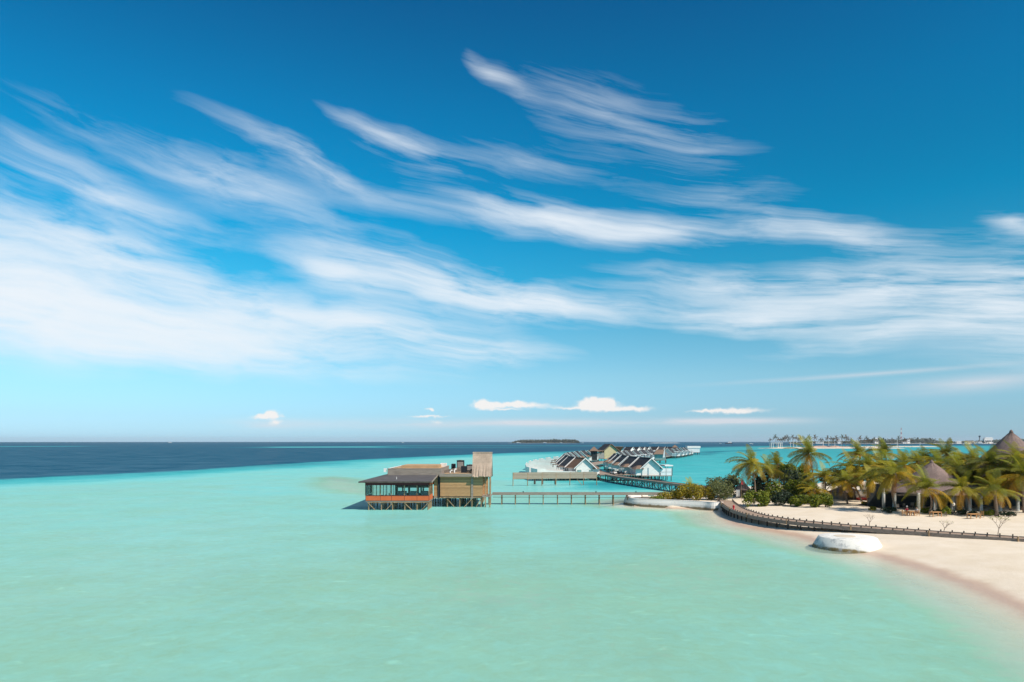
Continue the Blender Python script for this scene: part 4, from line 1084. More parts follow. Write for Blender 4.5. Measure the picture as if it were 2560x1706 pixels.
def palm(crown, base, flen, seed, label, group, counts=(3, 6, 7, 3, 1), tone=1.0, tr=.17, name='palm_tree', wind=None):
    rnd = random.Random(seed)
    base = Vector(base); crown = Vector(crown)
    o = thing(name, base, 0, label, 'palm tree', group)
    top = crown - base; n = 8
    bow = Vector((rnd.uniform(-.5, .5), rnd.uniform(-.4, .4), 0))
    pts = [top * (i / n) + bow * math.sin(math.pi * i / n) for i in range(n + 1)]; pts[0].z -= .3
    MB().tube(pts, [tr * (1.35 if i == 0 else 1.0 - .38 * i / n) for i in range(n + 1)], 8).build('trunk', 'bark', o, True)
    MB().lathe([(.05, -.9), (tr * 1.2, -.6), (tr * 1.5, -.1), (tr * .9, .35), (.04, .6)], 8, top).build('crown_shaft', 'bark', o, True)
    a0 = rnd.uniform(0, 6.28); golden = 2.39996; k = 0
    for kind, c in zip(('up', 'mid', 'side', 'low', 'dead'), counts):
        for i in range(int(c * 1.5 + .5)):
            az = a0 + k * golden + rnd.uniform(-.25, .25); k += 1
            if wind is not None and kind in ('up', 'mid'):
                dlt = (wind - az + math.pi) % (2 * math.pi) - math.pi; az += dlt * .35
            f = link('frond', rnd.choice(FR[kind]), o, top)
            f.rotation_euler = (rnd.uniform(-.2, .2), rnd.uniform(-.12, .12), az)
            sc = flen * rnd.uniform(.85, 1.12) * {'up': .85, 'mid': 1, 'side': 1.02, 'low': .92, 'dead': .75}[kind]
            f.scale = (sc, sc, sc)
            c_ = rnd.choice(FC[kind]); v = tone * rnd.uniform(.85, 1.45)
            f.color = (c_[0] * v, c_[1] * v, c_[2] * v, 1)
    return o
# crown pixel, distance, frond length, lean in px of the trunk base, counts (upright, mid, spreading, low, dead), description
PALMS = [
    (1728, 1219, 150, 2.6, 0, (4, 5, 2, 0, 0), 'short young palm on the tip of the spit by the jetty'),
    (1880, 1160, 140, 4.8, 9, (3, 6, 8, 4, 1), 'tall golden palm beside the red flag'),
    (1922, 1176, 143, 4.2, 5, (2, 5, 8, 4, 0), 'rounded golden palm right of the one by the flag'),
    (1944, 1163, 158, 3.8, 0, (6, 4, 3, 1, 0), 'palm with upright spiky fronds behind the golden pair'),
    (2022, 1137, 140, 4.6, 14, (4, 6, 7, 2, 4), 'tallest palm, bare leaning trunk and hanging orange dead fronds'),
    (2062, 1194, 131, 4.2, -10, (2, 6, 5, 2, 1), 'low palm leaning right below the tallest palm'),
    (2036, 1226, 128, 3.2, 0, (2, 4, 5, 3, 1), 'short yellowing palm at the foot of the tallest palm'),
    (2150, 1140, 150, 4.4, 4, (5, 6, 5, 1, 0), 'palm with a bright yellow tip against the lagoon'),
    (2132, 1175, 133, 4.8, 24, (2, 6, 8, 4, 1), 'broad yellow palm left of the thatched pavilion trees'),
    (2172, 1168, 132, 4.6, -2, (3, 6, 7, 2, 0), 'olive palm right of the broad yellow one'),
    (2180, 1198, 124, 4.0, 4, (2, 6, 6, 2, 0), 'lower palm with slim dark trunk at the edge of the clearing'),
    (2213, 1135, 150, 4.4, 4, (6, 5, 5, 0, 0), 'dark-tipped palm rising in front of the far sand spit'),
    (2205, 1170, 136, 4.8, 0, (3, 7, 6, 2, 0), 'dense olive palm below the dark-tipped one'),
    (2238, 1186, 114, 4.6, 4, (3, 6, 6, 4, 2), 'palm with long bare trunk at the left pavilion corner'),
    (2262, 1165, 134, 4.4, 0, (3, 6, 6, 2, 0), 'palm behind the left slope of the small thatched roof'),
    (2296, 1158, 146, 4.4, 0, (4, 6, 5, 2, 0), 'palm behind the small thatched cone, left of its tip'),
    (2318, 1151, 150, 4.2, 0, (4, 6, 5, 1, 0), 'palm showing just over the tip of the small thatched cone'),
    (2368, 1137, 148, 4.8, 4, (4, 7, 5, 2, 0), 'palm with arching fronds against the lagoon right of the small cone'),
    (2352, 1165, 140, 4.4, 0, (3, 6, 6, 2, 0), 'palm behind the right slope of the small thatched cone'),
    (2318, 1224, 110, 4.5, 4, (5, 5, 3, 1, 1), 'short palm with upright fronds before the pavilion, behind the seated pair'),
    (2400, 1180, 122, 5.0, 4, (3, 6, 7, 3, 1), 'bright green-gold palm between the two thatched roofs'),
    (2405, 1224, 109, 3.9, 10, (3, 5, 4, 2, 1), 'short palm with orange lower fronds in front of the pavilion'),
    (2410, 1155, 146, 4.4, 0, (4, 6, 5, 2, 0), 'palm behind the gap between the thatched roofs'),
    (2436, 1154, 140, 4.6, 0, (4, 6, 6, 2, 0), 'dark palm left of the big thatched cone'),
    (2448, 1195, 120, 4.6, 0, (3, 6, 7, 4, 1), 'yellowing palm below the left foot of the big cone'),
    (2478, 1163, 118, 4.4, 6, (4, 7, 6, 2, 0), 'palm overlapping the left side of the big cone'),
    (2486, 1228, 107, 3.9, 6, (4, 5, 4, 2, 0), 'short palm with the thickest trunk in front of the pavilion'),
    (2520, 1195, 116, 4.6, 8, (3, 6, 7, 3, 1), 'palm before the middle of the big cone'),
    (2546, 1152, 116, 4.4, 10, (4, 7, 6, 3, 0), 'tall palm over the right side of the big cone'),
    (2556, 1190, 112, 4.8, 4, (3, 6, 7, 4, 1), 'palm cut by the right edge of the picture'),
    (2600, 1150, 116, 4.8, 0, (3, 6, 7, 3, 1), 'palm reaching in at the right edge beside the big cone'),
    (2112, 1205, 128, 3.8, 8, (2, 5, 6, 3, 0), 'small palm with thin trunk left of the white boat'),
]
for i, (px, py, d, fl, lean, cnt, lab) in enumerate(PALMS):
    c = D(px, py, d); bx = XD(px + lean, d); gz_ = ground_z(bx.x, bx.y)
    palm(c, (bx.x, bx.y, gz_), fl * 1.12, 100 + i, lab, 'coconut palms on the island', cnt, tr=.30 if 'thickest' in lab else .17, wind=math.pi * .9)

# ------------------------------------------------------------------ shrubs and broad-leaved trees
def leaf_cloud(rx, ry, rz, n, size, seed, lumps=7, aspect=.55, lo=.0):
    """leaf quads scattered through the outer part of a lumpy volume"""
    rnd = random.Random(seed); mb = MB()
    cs = []
    for i in range(lumps):
        a = rnd.uniform(0, 6.28); q = math.sqrt(rnd.random()) * .68
        cs.append((Vector((math.cos(a) * q * rx, math.sin(a) * q * ry, rz * rnd.uniform(.32, .78))), rnd.uniform(.30, .5)))
    for i in range(n):
        c, k = rnd.choice(cs)
        v = Vector((rnd.gauss(0, 1), rnd.gauss(0, 1), rnd.gauss(0, 1))).normalized() * (rnd.uniform(.45, 1.0) ** .5)
        p = c + Vector((v.x * rx * k, v.y * ry * k, v.z * rz * k * 1.05))
        if p.z < lo: p.z = lo + rnd.uniform(0, .15 * rz)
        nrm = (v + Vector((rnd.gauss(0, .5), rnd.gauss(0, .5), rnd.gauss(.3, .5)))).normalized()
        t1 = nrm.orthogonal().normalized(); t1 = (Matrix.Rotation(rnd.uniform(0, 6.28), 3, nrm) @ t1); t2 = nrm.cross(t1)
        s_ = size * rnd.uniform(.6, 1.35)
        mb.add([p - t1 * s_, p - t2 * s_ * aspect, p + t1 * s_ * 1.1 - nrm * s_ * .25, p + t2 * s_ * aspect], [(0, 1, 2, 3)])
    return mb
def raw(mb, name, mat, parent, loc=(0, 0, 0)):
    me = bpy.data.meshes.new(name); me.from_pydata(mb.v, [], mb.f); me.materials.append(MATS[mat]); me.update()
    return link(name, me, parent, loc)
def shrub(px, py, wpx, hpx, mat, seed, label, group, n=1400, size=.16, depth=.8, z=None, d=None):
    b = G(px, py) if d is None else XD(px, d)
    if d is not None: b.z = ground_z(b.x, b.y)
    k = b.y / F; rx, rz = wpx * k / 2, hpx * k
    o = thing('shrub', b, 0, label, 'shrub', group)
    raw(leaf_cloud(rx, rx * depth, rz, n, size, seed, 9), 'foliage', mat, o)
    rnd = random.Random(seed); st = MB()
    for i in range(5):
        a = rnd.uniform(0, 6.28); st.tube([(0, 0, -.15), (math.cos(a) * rx * .25, math.sin(a) * rx * .25, rz * .35), (math.cos(a) * rx * .5, math.sin(a) * rx * .5, rz * .65)], [.05, .035, .015], 5)
    st.build('stem', 'twig', o)
    return o
SG = 'shrubs on the spit'
SHRUBS = [
    (1640, 1249.5, 46, 9, 'leaf_green', 'low green creeper at the tip of the walled spit', 700, .12),
    (1672, 1249, 56, 20, 'leaf_yellow', 'low yellow-brown shrub by the pier landing', 1300, .15),
    (1704, 1249.5, 62, 31, 'leaf_yellow', 'rounded yellow shrub behind the white wall', 1900, .17),
    (1742, 1250, 74, 37, 'leaf_yellow', 'largest yellow shrub in the middle of the spit', 2400, .17),
    (1775, 1250, 50, 30, 'leaf_yellow', 'yellow shrub against the grey-green one', 1500, .17),
    (1798, 1251, 74, 44, 'leaf_grey', 'dense grey-green shrub beside the head of the walkway', 2600, .15),
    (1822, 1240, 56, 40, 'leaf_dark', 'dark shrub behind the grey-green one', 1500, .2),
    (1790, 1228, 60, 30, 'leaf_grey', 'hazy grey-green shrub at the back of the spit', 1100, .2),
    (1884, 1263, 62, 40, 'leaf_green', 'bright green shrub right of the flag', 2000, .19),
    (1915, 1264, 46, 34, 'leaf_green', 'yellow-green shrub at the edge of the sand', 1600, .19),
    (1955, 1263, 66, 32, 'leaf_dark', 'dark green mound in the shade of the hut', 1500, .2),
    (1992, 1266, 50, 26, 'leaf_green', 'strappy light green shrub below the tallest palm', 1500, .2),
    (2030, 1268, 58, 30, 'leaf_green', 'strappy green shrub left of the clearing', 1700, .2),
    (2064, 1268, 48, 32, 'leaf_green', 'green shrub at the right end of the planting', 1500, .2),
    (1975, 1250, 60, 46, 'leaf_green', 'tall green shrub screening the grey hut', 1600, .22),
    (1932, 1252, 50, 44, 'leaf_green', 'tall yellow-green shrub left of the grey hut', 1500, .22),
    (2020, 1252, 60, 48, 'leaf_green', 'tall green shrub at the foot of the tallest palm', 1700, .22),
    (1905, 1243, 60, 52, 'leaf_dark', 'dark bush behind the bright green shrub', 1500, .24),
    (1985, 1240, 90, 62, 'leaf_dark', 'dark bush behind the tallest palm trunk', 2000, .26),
    (2164, 1262, 30, 7, 'leaf_yellow', 'low yellow tuft at the foot of a clearing palm', 300, .14),
    (2184, 1277, 26, 9, 'leaf_yellow', 'tuft of yellow grass at the foot of a slim palm', 300, .14),
]
for i, (px, py, w, h, mt, lab, n, sz) in enumerate(SHRUBS):
    shrub(px, py, w, h, mt, 500 + i, lab, SG, n, sz)
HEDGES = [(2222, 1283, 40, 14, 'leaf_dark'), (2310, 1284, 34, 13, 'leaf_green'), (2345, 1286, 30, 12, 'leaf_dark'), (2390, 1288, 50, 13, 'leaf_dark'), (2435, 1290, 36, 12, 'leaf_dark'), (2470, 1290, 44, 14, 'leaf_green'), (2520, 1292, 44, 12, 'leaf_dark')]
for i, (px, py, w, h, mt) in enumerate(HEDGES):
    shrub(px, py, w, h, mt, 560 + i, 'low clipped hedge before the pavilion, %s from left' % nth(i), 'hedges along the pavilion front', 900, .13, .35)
def broad_tree(px, d, ztop, rx, mat, seed, label, n=3500, size=.28, zc=.35, name='broadleaf_tree', group='broad-leaved trees on the island'):
    b = XD(px, d); b.z = ground_z(b.x, b.y); hh_ = ztop - b.z
    o = thing(name, b, 0, label, 'tree', group)
    raw(leaf_cloud(rx, rx * .8, hh_ * (1 - zc), n, size, seed, 14), 'crown', mat, o, (0, 0, hh_ * zc))
    rnd = random.Random(seed); tb = MB()
    tb.tube([(0, 0, -.3), (.1, .05, hh_ * .3), (-.05, .1, hh_ * .55)], [.28, .2, .12], 8)
    for i in range(6):
        a = i * 1.05 + rnd.uniform(-.3, .3); tb.tube([(.05, .05, hh_ * .32), (math.cos(a) * rx * .35, math.sin(a) * rx * .3, hh_ * .6), (math.cos(a) * rx * .65, math.sin(a) * rx * .5, hh_ * .8)], [.12, .07, .03], 6)
    tb.build('trunk', 'bark', o, True)
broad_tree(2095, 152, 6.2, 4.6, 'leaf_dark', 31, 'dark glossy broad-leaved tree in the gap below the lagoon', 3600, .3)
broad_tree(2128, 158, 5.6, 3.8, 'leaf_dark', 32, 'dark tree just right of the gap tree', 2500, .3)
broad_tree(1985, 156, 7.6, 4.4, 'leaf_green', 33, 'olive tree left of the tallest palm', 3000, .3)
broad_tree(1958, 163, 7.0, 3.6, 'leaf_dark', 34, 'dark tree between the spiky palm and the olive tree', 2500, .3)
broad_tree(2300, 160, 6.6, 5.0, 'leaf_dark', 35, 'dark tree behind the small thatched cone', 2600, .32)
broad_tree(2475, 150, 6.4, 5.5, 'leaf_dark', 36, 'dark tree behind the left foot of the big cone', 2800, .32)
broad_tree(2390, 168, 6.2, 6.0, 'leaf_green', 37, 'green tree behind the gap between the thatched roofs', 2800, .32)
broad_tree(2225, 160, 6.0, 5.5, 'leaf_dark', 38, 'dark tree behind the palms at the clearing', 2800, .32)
broad_tree(1830, 160, 5.2, 2.6, 'leaf_grey', 39, 'thin grey-green tree behind the flag', 900, .22)

# bare frangipani trees on the sand
def frangipani(px, py, top_px, spread, seed, leaves, label, leanx=0.0):
    b = G(px, py); rnd = random.Random(seed); k = b.y / F
    hgt = (py - top_px) * k
    o = thing('frangipani_tree', b, 0, label, 'tree', 'young frangipani trees on the beach'); tb = MB(); tips = []
    def grow(p, d, ln, r, lv):
        q = p + d * ln; tb.tube([p, p.lerp(q, .5) + Vector((rnd.uniform(-.04, .04), rnd.uniform(-.04, .04), 0)), q], [r, r * .85, r * .7], 5)
        if lv == 0: tips.append(q); return
        n = 3 if lv > 1 else 2
        a0 = rnd.uniform(0, 6.28)
        for i in range(n):
            a = a0 + 6.28 * i / n
            nd = (d + Vector((math.cos(a), math.sin(a) * .7, rnd.uniform(-.1, .35))) * .75 * spread + Vector((leanx, 0, 0))).normalized()
            grow(q, nd, ln * rnd.uniform(.62, .8), r * .62, lv - 1)
    grow(Vector((0, 0, -.1)), Vector((leanx * .8 + .1, 0, 1)).normalized(), hgt * .36, .055, 3)
    tb.build('trunk', 'twig', o)
    if leaves:
        lf = MB()
        for tp in tips:
            for i in range(leaves):
                a = rnd.uniform(0, 6.28); d = Vector((math.cos(a), math.sin(a), rnd.uniform(-.2, .6))).normalized(); sd = d.cross(Vector((0, 0, 1))).normalized()
                ln = rnd.uniform(.16, .30); lf.add([tp, tp + d * ln * .5 + sd * .05, tp + d * ln, tp + d * ln * .5 - sd * .05], [(0, 1, 2, 3)])
        raw(lf, 'foliage', 'leaf_green', o)
frangipani(2173, 1318, 1279, 1.0, 3, 0, 'bare young tree on the sand behind the walkway, left of the white base')
frangipani(2358, 1333, 1293, 1.25, 5, 1, 'nearly bare young tree leaning right on the sand', .22)
frangipani(2495, 1343, 1279, .95, 8, 9, 'young tree with a small green leafy top near the right edge')
b = G(2366, 1291)
o = thing('shrub', b, 0, 'small round light-green standard tree beside the first teak table', 'shrub', 'shrubs on the spit')
raw(leaf_cloud(.75, .7, 1.15, 700, .11, 77, 6), 'foliage', 'leaf_green', o, (0, 0, .35)); MB().tube([(0, 0, -.1), (0, 0, .8)], .04, 5).build('stem', 'twig', o)

# ------------------------------------------------------------------ thatched pavilions
def thatch_cone(prof, n, seed, c=(0, 0, 0)):
    rnd = random.Random(seed); vs, fs = [], []
    fine = []
    for i in range(len(prof) - 1):
        for k in range(4):
            t_ = k / 4; fine.append((prof[i][0] * (1 - t_) + prof[i + 1][0] * t_, prof[i][1] * (1 - t_) + prof[i + 1][1] * t_))
    fine.append(prof[-1])
    for i, (r, z) in enumerate(fine):
        for k in range(n):
            a = 2 * math.pi * k / n; j = rnd.uniform(-.05, .05) + (rnd.uniform(-.12, .05) if i == 0 else 0)
            vs.append((c[0] + (r + j) * math.cos(a), c[1] + (r + j) * math.sin(a), c[2] + z + j))
    for i in range(len(fine) - 1):
        for k in range(n): fs.append((i * n + k, i * n + (k + 1) % n, (i + 1) * n + (k + 1) % n, (i + 1) * n + k))
    o_ = len(vs); vs += [(c[0], c[1], c[2] + fine[-1][1] + .1), (c[0], c[1], c[2] + fine[0][1] + .6)]
    m_ = (len(fine) - 1) * n
    for k in range(n):
        fs.append((m_ + k, m_ + (k + 1) % n, o_)); fs.append(((k + 1) % n, k, o_ + 1))
    return MB().add(vs, fs)
PD = 115.0
def pav(name, label, cx, cy, prof, colpx, wallx, group):
    g0 = 1.1
    o = thing(name, (cx, cy, g0), 0, label, 'pavilion', group)
    r_ = thatch_cone(prof, 56, int(cx)).build('thatch_roof', 'thatch_grey', o, True)
    MB().lathe([(.35, prof[-1][1] - .25), (.28, prof[-1][1] + .15), (.05, prof[-1][1] + .4)], 10).build('finial', 'thatch_grey', r_, True)
    for p in colpx:
        x = (p - 1280) / F * PD - cx
        c_ = MB().lathe([(.36, -.3), (.36, .1), (.29, .15), (.26, prof[0][1] + .3)], 12, (x, PD - cy, 0)).build('column', 'column_white', o, True)
    for p in colpx[::2]:
        x = (p - 1280) / F * PD - cx
        MB().lathe([(.26, 0), (.24, prof[0][1] + .8)], 10, (x + .9, PD + 5 - cy, 0)).build('column', 'column_white', o, True)
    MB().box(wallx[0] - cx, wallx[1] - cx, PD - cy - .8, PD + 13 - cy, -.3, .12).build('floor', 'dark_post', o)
    MB().box(wallx[0] - cx + .2, wallx[1] - cx - .2, PD + 8.4 - cy, PD + 8.6 - cy, .12, prof[0][1] + 1.3).build('back_wall', 'interior_dark', o)  # wall added; it and the floor coloured dark for the shade under the roof
    MB().box(wallx[0] - cx, wallx[1] - cx, PD - cy - .1, PD - cy + .2, prof[0][1] - .18, prof[0][1] + .1).build('ring_beam', 'dark_post', o)
    return o
ca = XD(2329, 122); cb = XD(2528, 126)
p1 = pav('thatched_pavilion', 'smaller conical thatched pavilion on white columns, left of the big cone', ca.x, ca.y, [(8.9, 2.85), (6.0, 3.85), (3.2, 5.75), (1.3, 7.2), (.15, 8.1)], [2236, 2296, 2338, 2381, 2424], (64.2, 79.6), 'thatched pavilions')
p2 = pav('thatched_pavilion', 'big conical thatched pavilion rising above the skyline at right', cb.x, cb.y, [(11.2, 3.0), (9.0, 4.6), (6.0, 7.5), (3.0, 10.5), (1.2, 12.5), (.12, 13.6)], [2452, 2500, 2544, 2590], (79.7, 104), 'thatched pavilions')
MB().slab([(79.0 - ca.x, PD - 1.2 - ca.y, 2.95), (86 - ca.x, PD - 1.2 - ca.y, 2.95), (86 - ca.x, PD + 6 - ca.y, 5.4), (77.5 - ca.x, PD + 6 - ca.y, 5.4)], .25).build('link_roof', 'thatch_grey', p1)
for i in range(7):
    x = 66.2 + i * 2.05; y = PD + 2.2 + (i % 3) * 1.3
    c_ = thing('dining_chair', (x, y, 1.22), random.uniform(-.6, .6), 'shaded chair inside the pavilion, %s from left' % nth(i), 'chair', 'chairs in the shade of the pavilion')
    MB().box(-.25, .25, -.25, .25, .42, .47).build('seat', 'grey_wood', c_); MB().box(-.25, .25, .21, .25, .47, .95).build('backrest', 'grey_wood', c_)
    for sx in (-.21, .21):
        for sy in (-.21, .21): MB().box(sx - .025, sx + .025, sy - .025, sy + .025, 0, .42).build('leg', 'dark_post', c_)
lp = XD(2384, 113.6)
o = thing('globe_lamp', (lp.x, lp.y, ground_z(lp.x, lp.y)), 0, 'white globe lamp on a low post beside a pavilion column', 'lamp')
MB().tube([(0, 0, -.1), (0, 0, .9)], .05, 6).build('post', 'dark_metal', o); MB().lathe([(.05, .9), (.18, 1.0), (.22, 1.2), (.16, 1.4), (.03, 1.47)], 12).build('globe', 'cushion_white', o, True)

# small huts among the planting
def hut(px, d, w, zeave, zr, label, wall='grey_render', name='beach_hut'):
    b = XD(px, d); gz_ = ground_z(b.x, b.y)
    o = thing(name, (b.x, b.y, gz_), 0, label, 'hut', 'small huts among the palms')
    MB().box(-w / 2, w / 2, -w / 2, w / 2, -.2, zeave).build('wall', wall, o)
    thatch_cone([(w * .78, zeave - .15), (w * .4, zeave + (zr - zeave) * .42), (.1, zr)], 28, int(px)).build('thatch_roof', 'thatch_grey', o, True)
    MB().box(-.5, .5, -w / 2 - .06, -w / 2 - .004, 0, min(2.0, zeave * .85)).build('door', 'dark_post', o)
hut(1857, 143, 2.2, 1.7, 3.5, 'small dark thatched hut behind the red flag', 'interior_dark')
hut(1958, 138, 2.8, 1.7, 2.5, 'grey hut half hidden behind the dark green mound')
hut(2112, 139, 4.4, 1.5, 2.9, 'low grey thatched hut at the back of the clearing')
fg = G(1853, 1250)
o = thing('flagpole', fg, 0, 'pole with a red flag at the head of the walkway', 'flagpole')
MB().tube([(0, 0, -.1), (0, 0, 4.3)], [.045, .035], 6).build('pole', 'post_wood', o)
MB().add([(0, 0, 4.3), (.12, .03, 3.9), (.36, .05, 3.3), (.42, .02, 3.05), (.1, 0, 3.1), (0, 0, 3.2), (0, .03, 4.3), (.12, .06, 3.9), (.36, .08, 3.3), (.42, .05, 3.05), (.1, .03, 3.1), (0, .03, 3.2)],
         [(0, 1, 2, 3, 4, 5), (11, 10, 9, 8, 7, 6), (0, 6, 7, 1), (1, 7, 8, 2), (2, 8, 9, 3), (3, 9, 10, 4), (4, 10, 11, 5)]).build('flag', 'red_cloth', o)
for i, (px, py, h, lab) in enumerate(((1845, 1246, 1.75, 'tall white notice board left of the red flag'), (1864, 1247, 1.1, 'short white notice board right of the red flag'))):
    b = G(px, py)
    o = thing('notice_board', b, .15, lab, 'sign', 'white notice boards at the walkway head')
    MB().box(-.4, .4, -.04, .04, .35, h).build('board', 'white_paint', o)
    for sx in (-.3, .3): MB().box(sx - .04, sx + .04, .041, .12, -.1, h * .9).build('post', 'post_wood', o)
# beached boat beyond the clearing
bt = XD(2192, 136)
o = thing('beached_boat', (bt.x, bt.y, ground_z(bt.x, bt.y)), R(6), 'white boat with a red bottom drawn up behind the slim palm trunks', 'boat')
def hull(mb, ln, w, h, z0, z1, fine=10):
    vs, fs = [], []
    for i in range(fine + 1):
        t_ = i / fine; x = (t_ - .5) * ln; k = math.sin(math.pi * (.12 + .76 * min(1, t_ * 1.0))) ** .6 if t_ < .75 else max(.03, (1 - t_) * 3.2) ** .7
        sh = h * (.12 * (2 * t_ - 1) ** 2)
        for (s, zz) in ((-1, z1), (-.75, (z0 + z1) / 2), (-.25, z0), (.25, z0), (.75, (z0 + z1) / 2), (1, z1)):
            vs.append((x, s * w / 2 * k, zz + (sh if zz == z1 else 0)))
    for i in range(fine):
        for j in range(5): fs.append((i * 6 + j, i * 6 + j + 1, i * 6 + j + 7, i * 6 + j + 6))
        fs.append((i * 6 + 5, i * 6, i * 6 + 6, i * 6 + 11))
    fs.append(tuple(range(6))); fs.append(tuple(fine * 6 + j for j in range(5, -1, -1)))
    return mb.add(vs, fs)
hull(MB(), 8.5, 2.3, 1.0, .55, 1.75).build('hull', 'white_paint', o); hull(MB(), 8.2, 2.0, .4, .05, .548).build('keel', 'tower_red', o)
MB().box(-3.4, 2.4, -.8, .8, 1.5, 1.62).build('deck', 'teak', o)

# ------------------------------------------------------------------ tables, chairs and the seated pair
def teak_table(px, py, w, label):
    b = G(px, py); o = thing('teak_table', b, R(8), label, 'table', 'teak tables on the beach')
    MB().box(-w / 2, w / 2, -.4, .4, .70, .75).build('tabletop', 'teak', o)
    MB().box(-w / 2 + .06, w / 2 - .06, -.34, .34, .62, .70).build('apron', 'teak', o)
    for sx in (-1, 1):
        for sy in (-1, 1):
            x, y = sx * (w / 2 - .06), sy * .34; MB().box(x - .045, x + .045, y - .045, y + .045, -.05, .62).build('leg', 'teak', o)
    return b
def teak_chair(b, rz, label, grp='teak armchairs on the beach'):
    o = thing('teak_chair', b, rz, label, 'chair', grp)          # faces -y
    MB().box(-.28, .28, -.26, .26, .40, .46).build('seat', 'teak', o)
    bk = MB().box(-.28, .28, .24, .29, .86, .93)
    bk.build('backrest', 'teak', o)
    for k in range(5): MB().box(-.24 + k * .12 - .025, -.24 + k * .12 + .025, .25, .28, .46, .86).build('slat', 'teak', o)
    for sx in (-1, 1):
        MB().box(sx * .28 - .025, sx * .28 + .025, -.26, .26, .62, .66).build('armrest', 'teak', o)
        for sy, zt in ((-.23, .62), (.26, .9)): MB().box(sx * .27 - .025, sx * .27 + .025, sy - .025, sy + .025, -.05, .40 if sy > 0 else .62).build('leg', 'teak', o)
teak_table(2339, 1292, 1.55, 'bare teak table at the middle of the beach')
teak_table(2434, 1297, 1.7, 'bare teak table farther right on the beach')
c2 = G(2452, 1293); teak_chair(c2, R(-80), 'teak chair at the right end of the second table')
tb_ = teak_table(2277, 1290, .9, 'small teak table between the two seated people')
def skin_fig(name, verts, edges, mat, parent, root=0):
    me = bpy.data.meshes.new(name); me.from_pydata([v[:3] for v in verts], edges, []); me.materials.append(MATS[mat])
    o = link(name, me, parent)
    o.modifiers.new('skin', 'SKIN'); s = o.modifiers.new('sub', 'SUBSURF'); s.levels = s.render_levels = 1
    for i, v in enumerate(verts):
        me.skin_vertices[0].data[i].radius = (v[3], v[4] if len(v) > 4 else v[3])
        me.skin_vertices[0].data[i].use_root = (i == root)
    return o
def seated(b, rz, label, shirt, bottoms, cap):
    """facing -y, seat height .46"""
    o = thing('person', b, rz, label, 'person')
    V = [(0, .08, .56, .14, .12), (0, .10, .78, .13, .10), (0, .08, 1.0, .15, .10), (0, .04, 1.12, .055), (0, .0, 1.20, .05), (0, -.01, 1.30, .085, .10), (0, -.01, 1.40, .07, .08),
         (.18, .07, 1.04, .055), (.24, .0, .80, .042), (.16, -.24, .76, .034), (.12, -.32, .77, .03), (-.18, .07, 1.04, .055), (-.24, .0, .80, .042), (-.16, -.24, .76, .034), (-.12, -.32, .77, .03),
         (.10, .02, .54, .09), (.12, -.40, .53, .065), (.12, -.42, .28, .05), (.12, -.42, .06, .038), (.12, -.56, .03, .03), (-.10, .02, .54, .09), (-.12, -.40, .53, .065), (-.12, -.42, .28, .05), (-.12, -.42, .06, .038), (-.12, -.56, .03, .03)]
    E = [(0, 1), (1, 2), (2, 3), (3, 4), (4, 5), (5, 6), (2, 7), (7, 8), (8, 9), (9, 10), (2, 11), (11, 12), (12, 13), (13, 14), (0, 15), (15, 16), (16, 17), (17, 18), (18, 19), (0, 20), (20, 21), (21, 22), (22, 23), (23, 24)]
    for s in (1, -1):
        base = 10 if s > 0 else 14
        for f in range(4):
            V.append((s * (.12 - .022 * (f - 1.2)), -.40 + .01 * abs(f - 1), .765, .009)); E.append((base, len(V) - 1))
        V.append((s * .07, -.345, .775, .010)); E.append((base, len(V) - 1))
    skin_fig('body', V, E, 'skin', o)
    T = [(0, .08, .58, .165, .14), (0, .10, .78, .155, .125), (0, .08, 1.0, .175, .125), (0, .06, 1.08, .08), (.20, .06, 1.03, .075), (.235, .02, .88, .065), (-.20, .06, 1.03, .075), (-.235, .02, .88, .065)]
    skin_fig('shirt', T, [(0, 1), (1, 2), (2, 3), (2, 4), (4, 5), (2, 6), (6, 7)], shirt, o)
    S = [(0, .07, .56, .16, .13), (.11, .0, .55, .11), (.125, -.32, .54, .09), (-.11, .0, .55, .11), (-.125, -.32, .54, .09)]
    skin_fig('shorts', S, [(0, 1), (1, 2), (0, 3), (3, 4)], bottoms, o)
    MB().lathe([(.115, 1.345), (.12, 1.39), (.10, 1.46), (.05, 1.50), (.01, 1.505)], 12, (0, .015, 0)).build('hair' if not cap else 'cap', 'hair' if not cap else 'cushion_white', o, True)
    for sx in (-.035, .035): MB().box(sx - .012, sx + .012, -.112, -.09, 1.31, 1.325).build('eye', 'hair', o)
    MB().box(-.015, .015, -.135, -.09, 1.265, 1.30).build('nose', 'skin', o)
    MB().box(-.03, .03, -.108, -.09, 1.235, 1.245).build('mouth', 'maroon', o)
    for sx in (-.095, .095): MB().box(sx - .012, sx + .012, -.01, .03, 1.28, 1.335).build('ear', 'skin', o)
pb = tb_ + Vector((.95, .05, 0)); pb.z = ground_z(pb.x, pb.y)
teak_chair(pb, R(-90), 'teak armchair holding the person in white'); seated(pb, R(-90), 'person in a white shirt seated facing left at the small table', 'cushion_white', 'dark_cloth', False)
pa = tb_ + Vector((-.05, .95, 0)); pa.z = ground_z(pa.x, pa.y)
teak_chair(pa, 0, 'teak armchair holding the person in red'); seated(pa, 0, 'person in a red top and white cap seated behind the small table', 'red_cloth', 'dark_cloth', True)
pc_ = tb_ + Vector((-1.05, .0, 0)); pc_.z = ground_z(pc_.x, pc_.y)
teak_chair(pc_, R(75), 'empty teak armchair left of the seated pair')

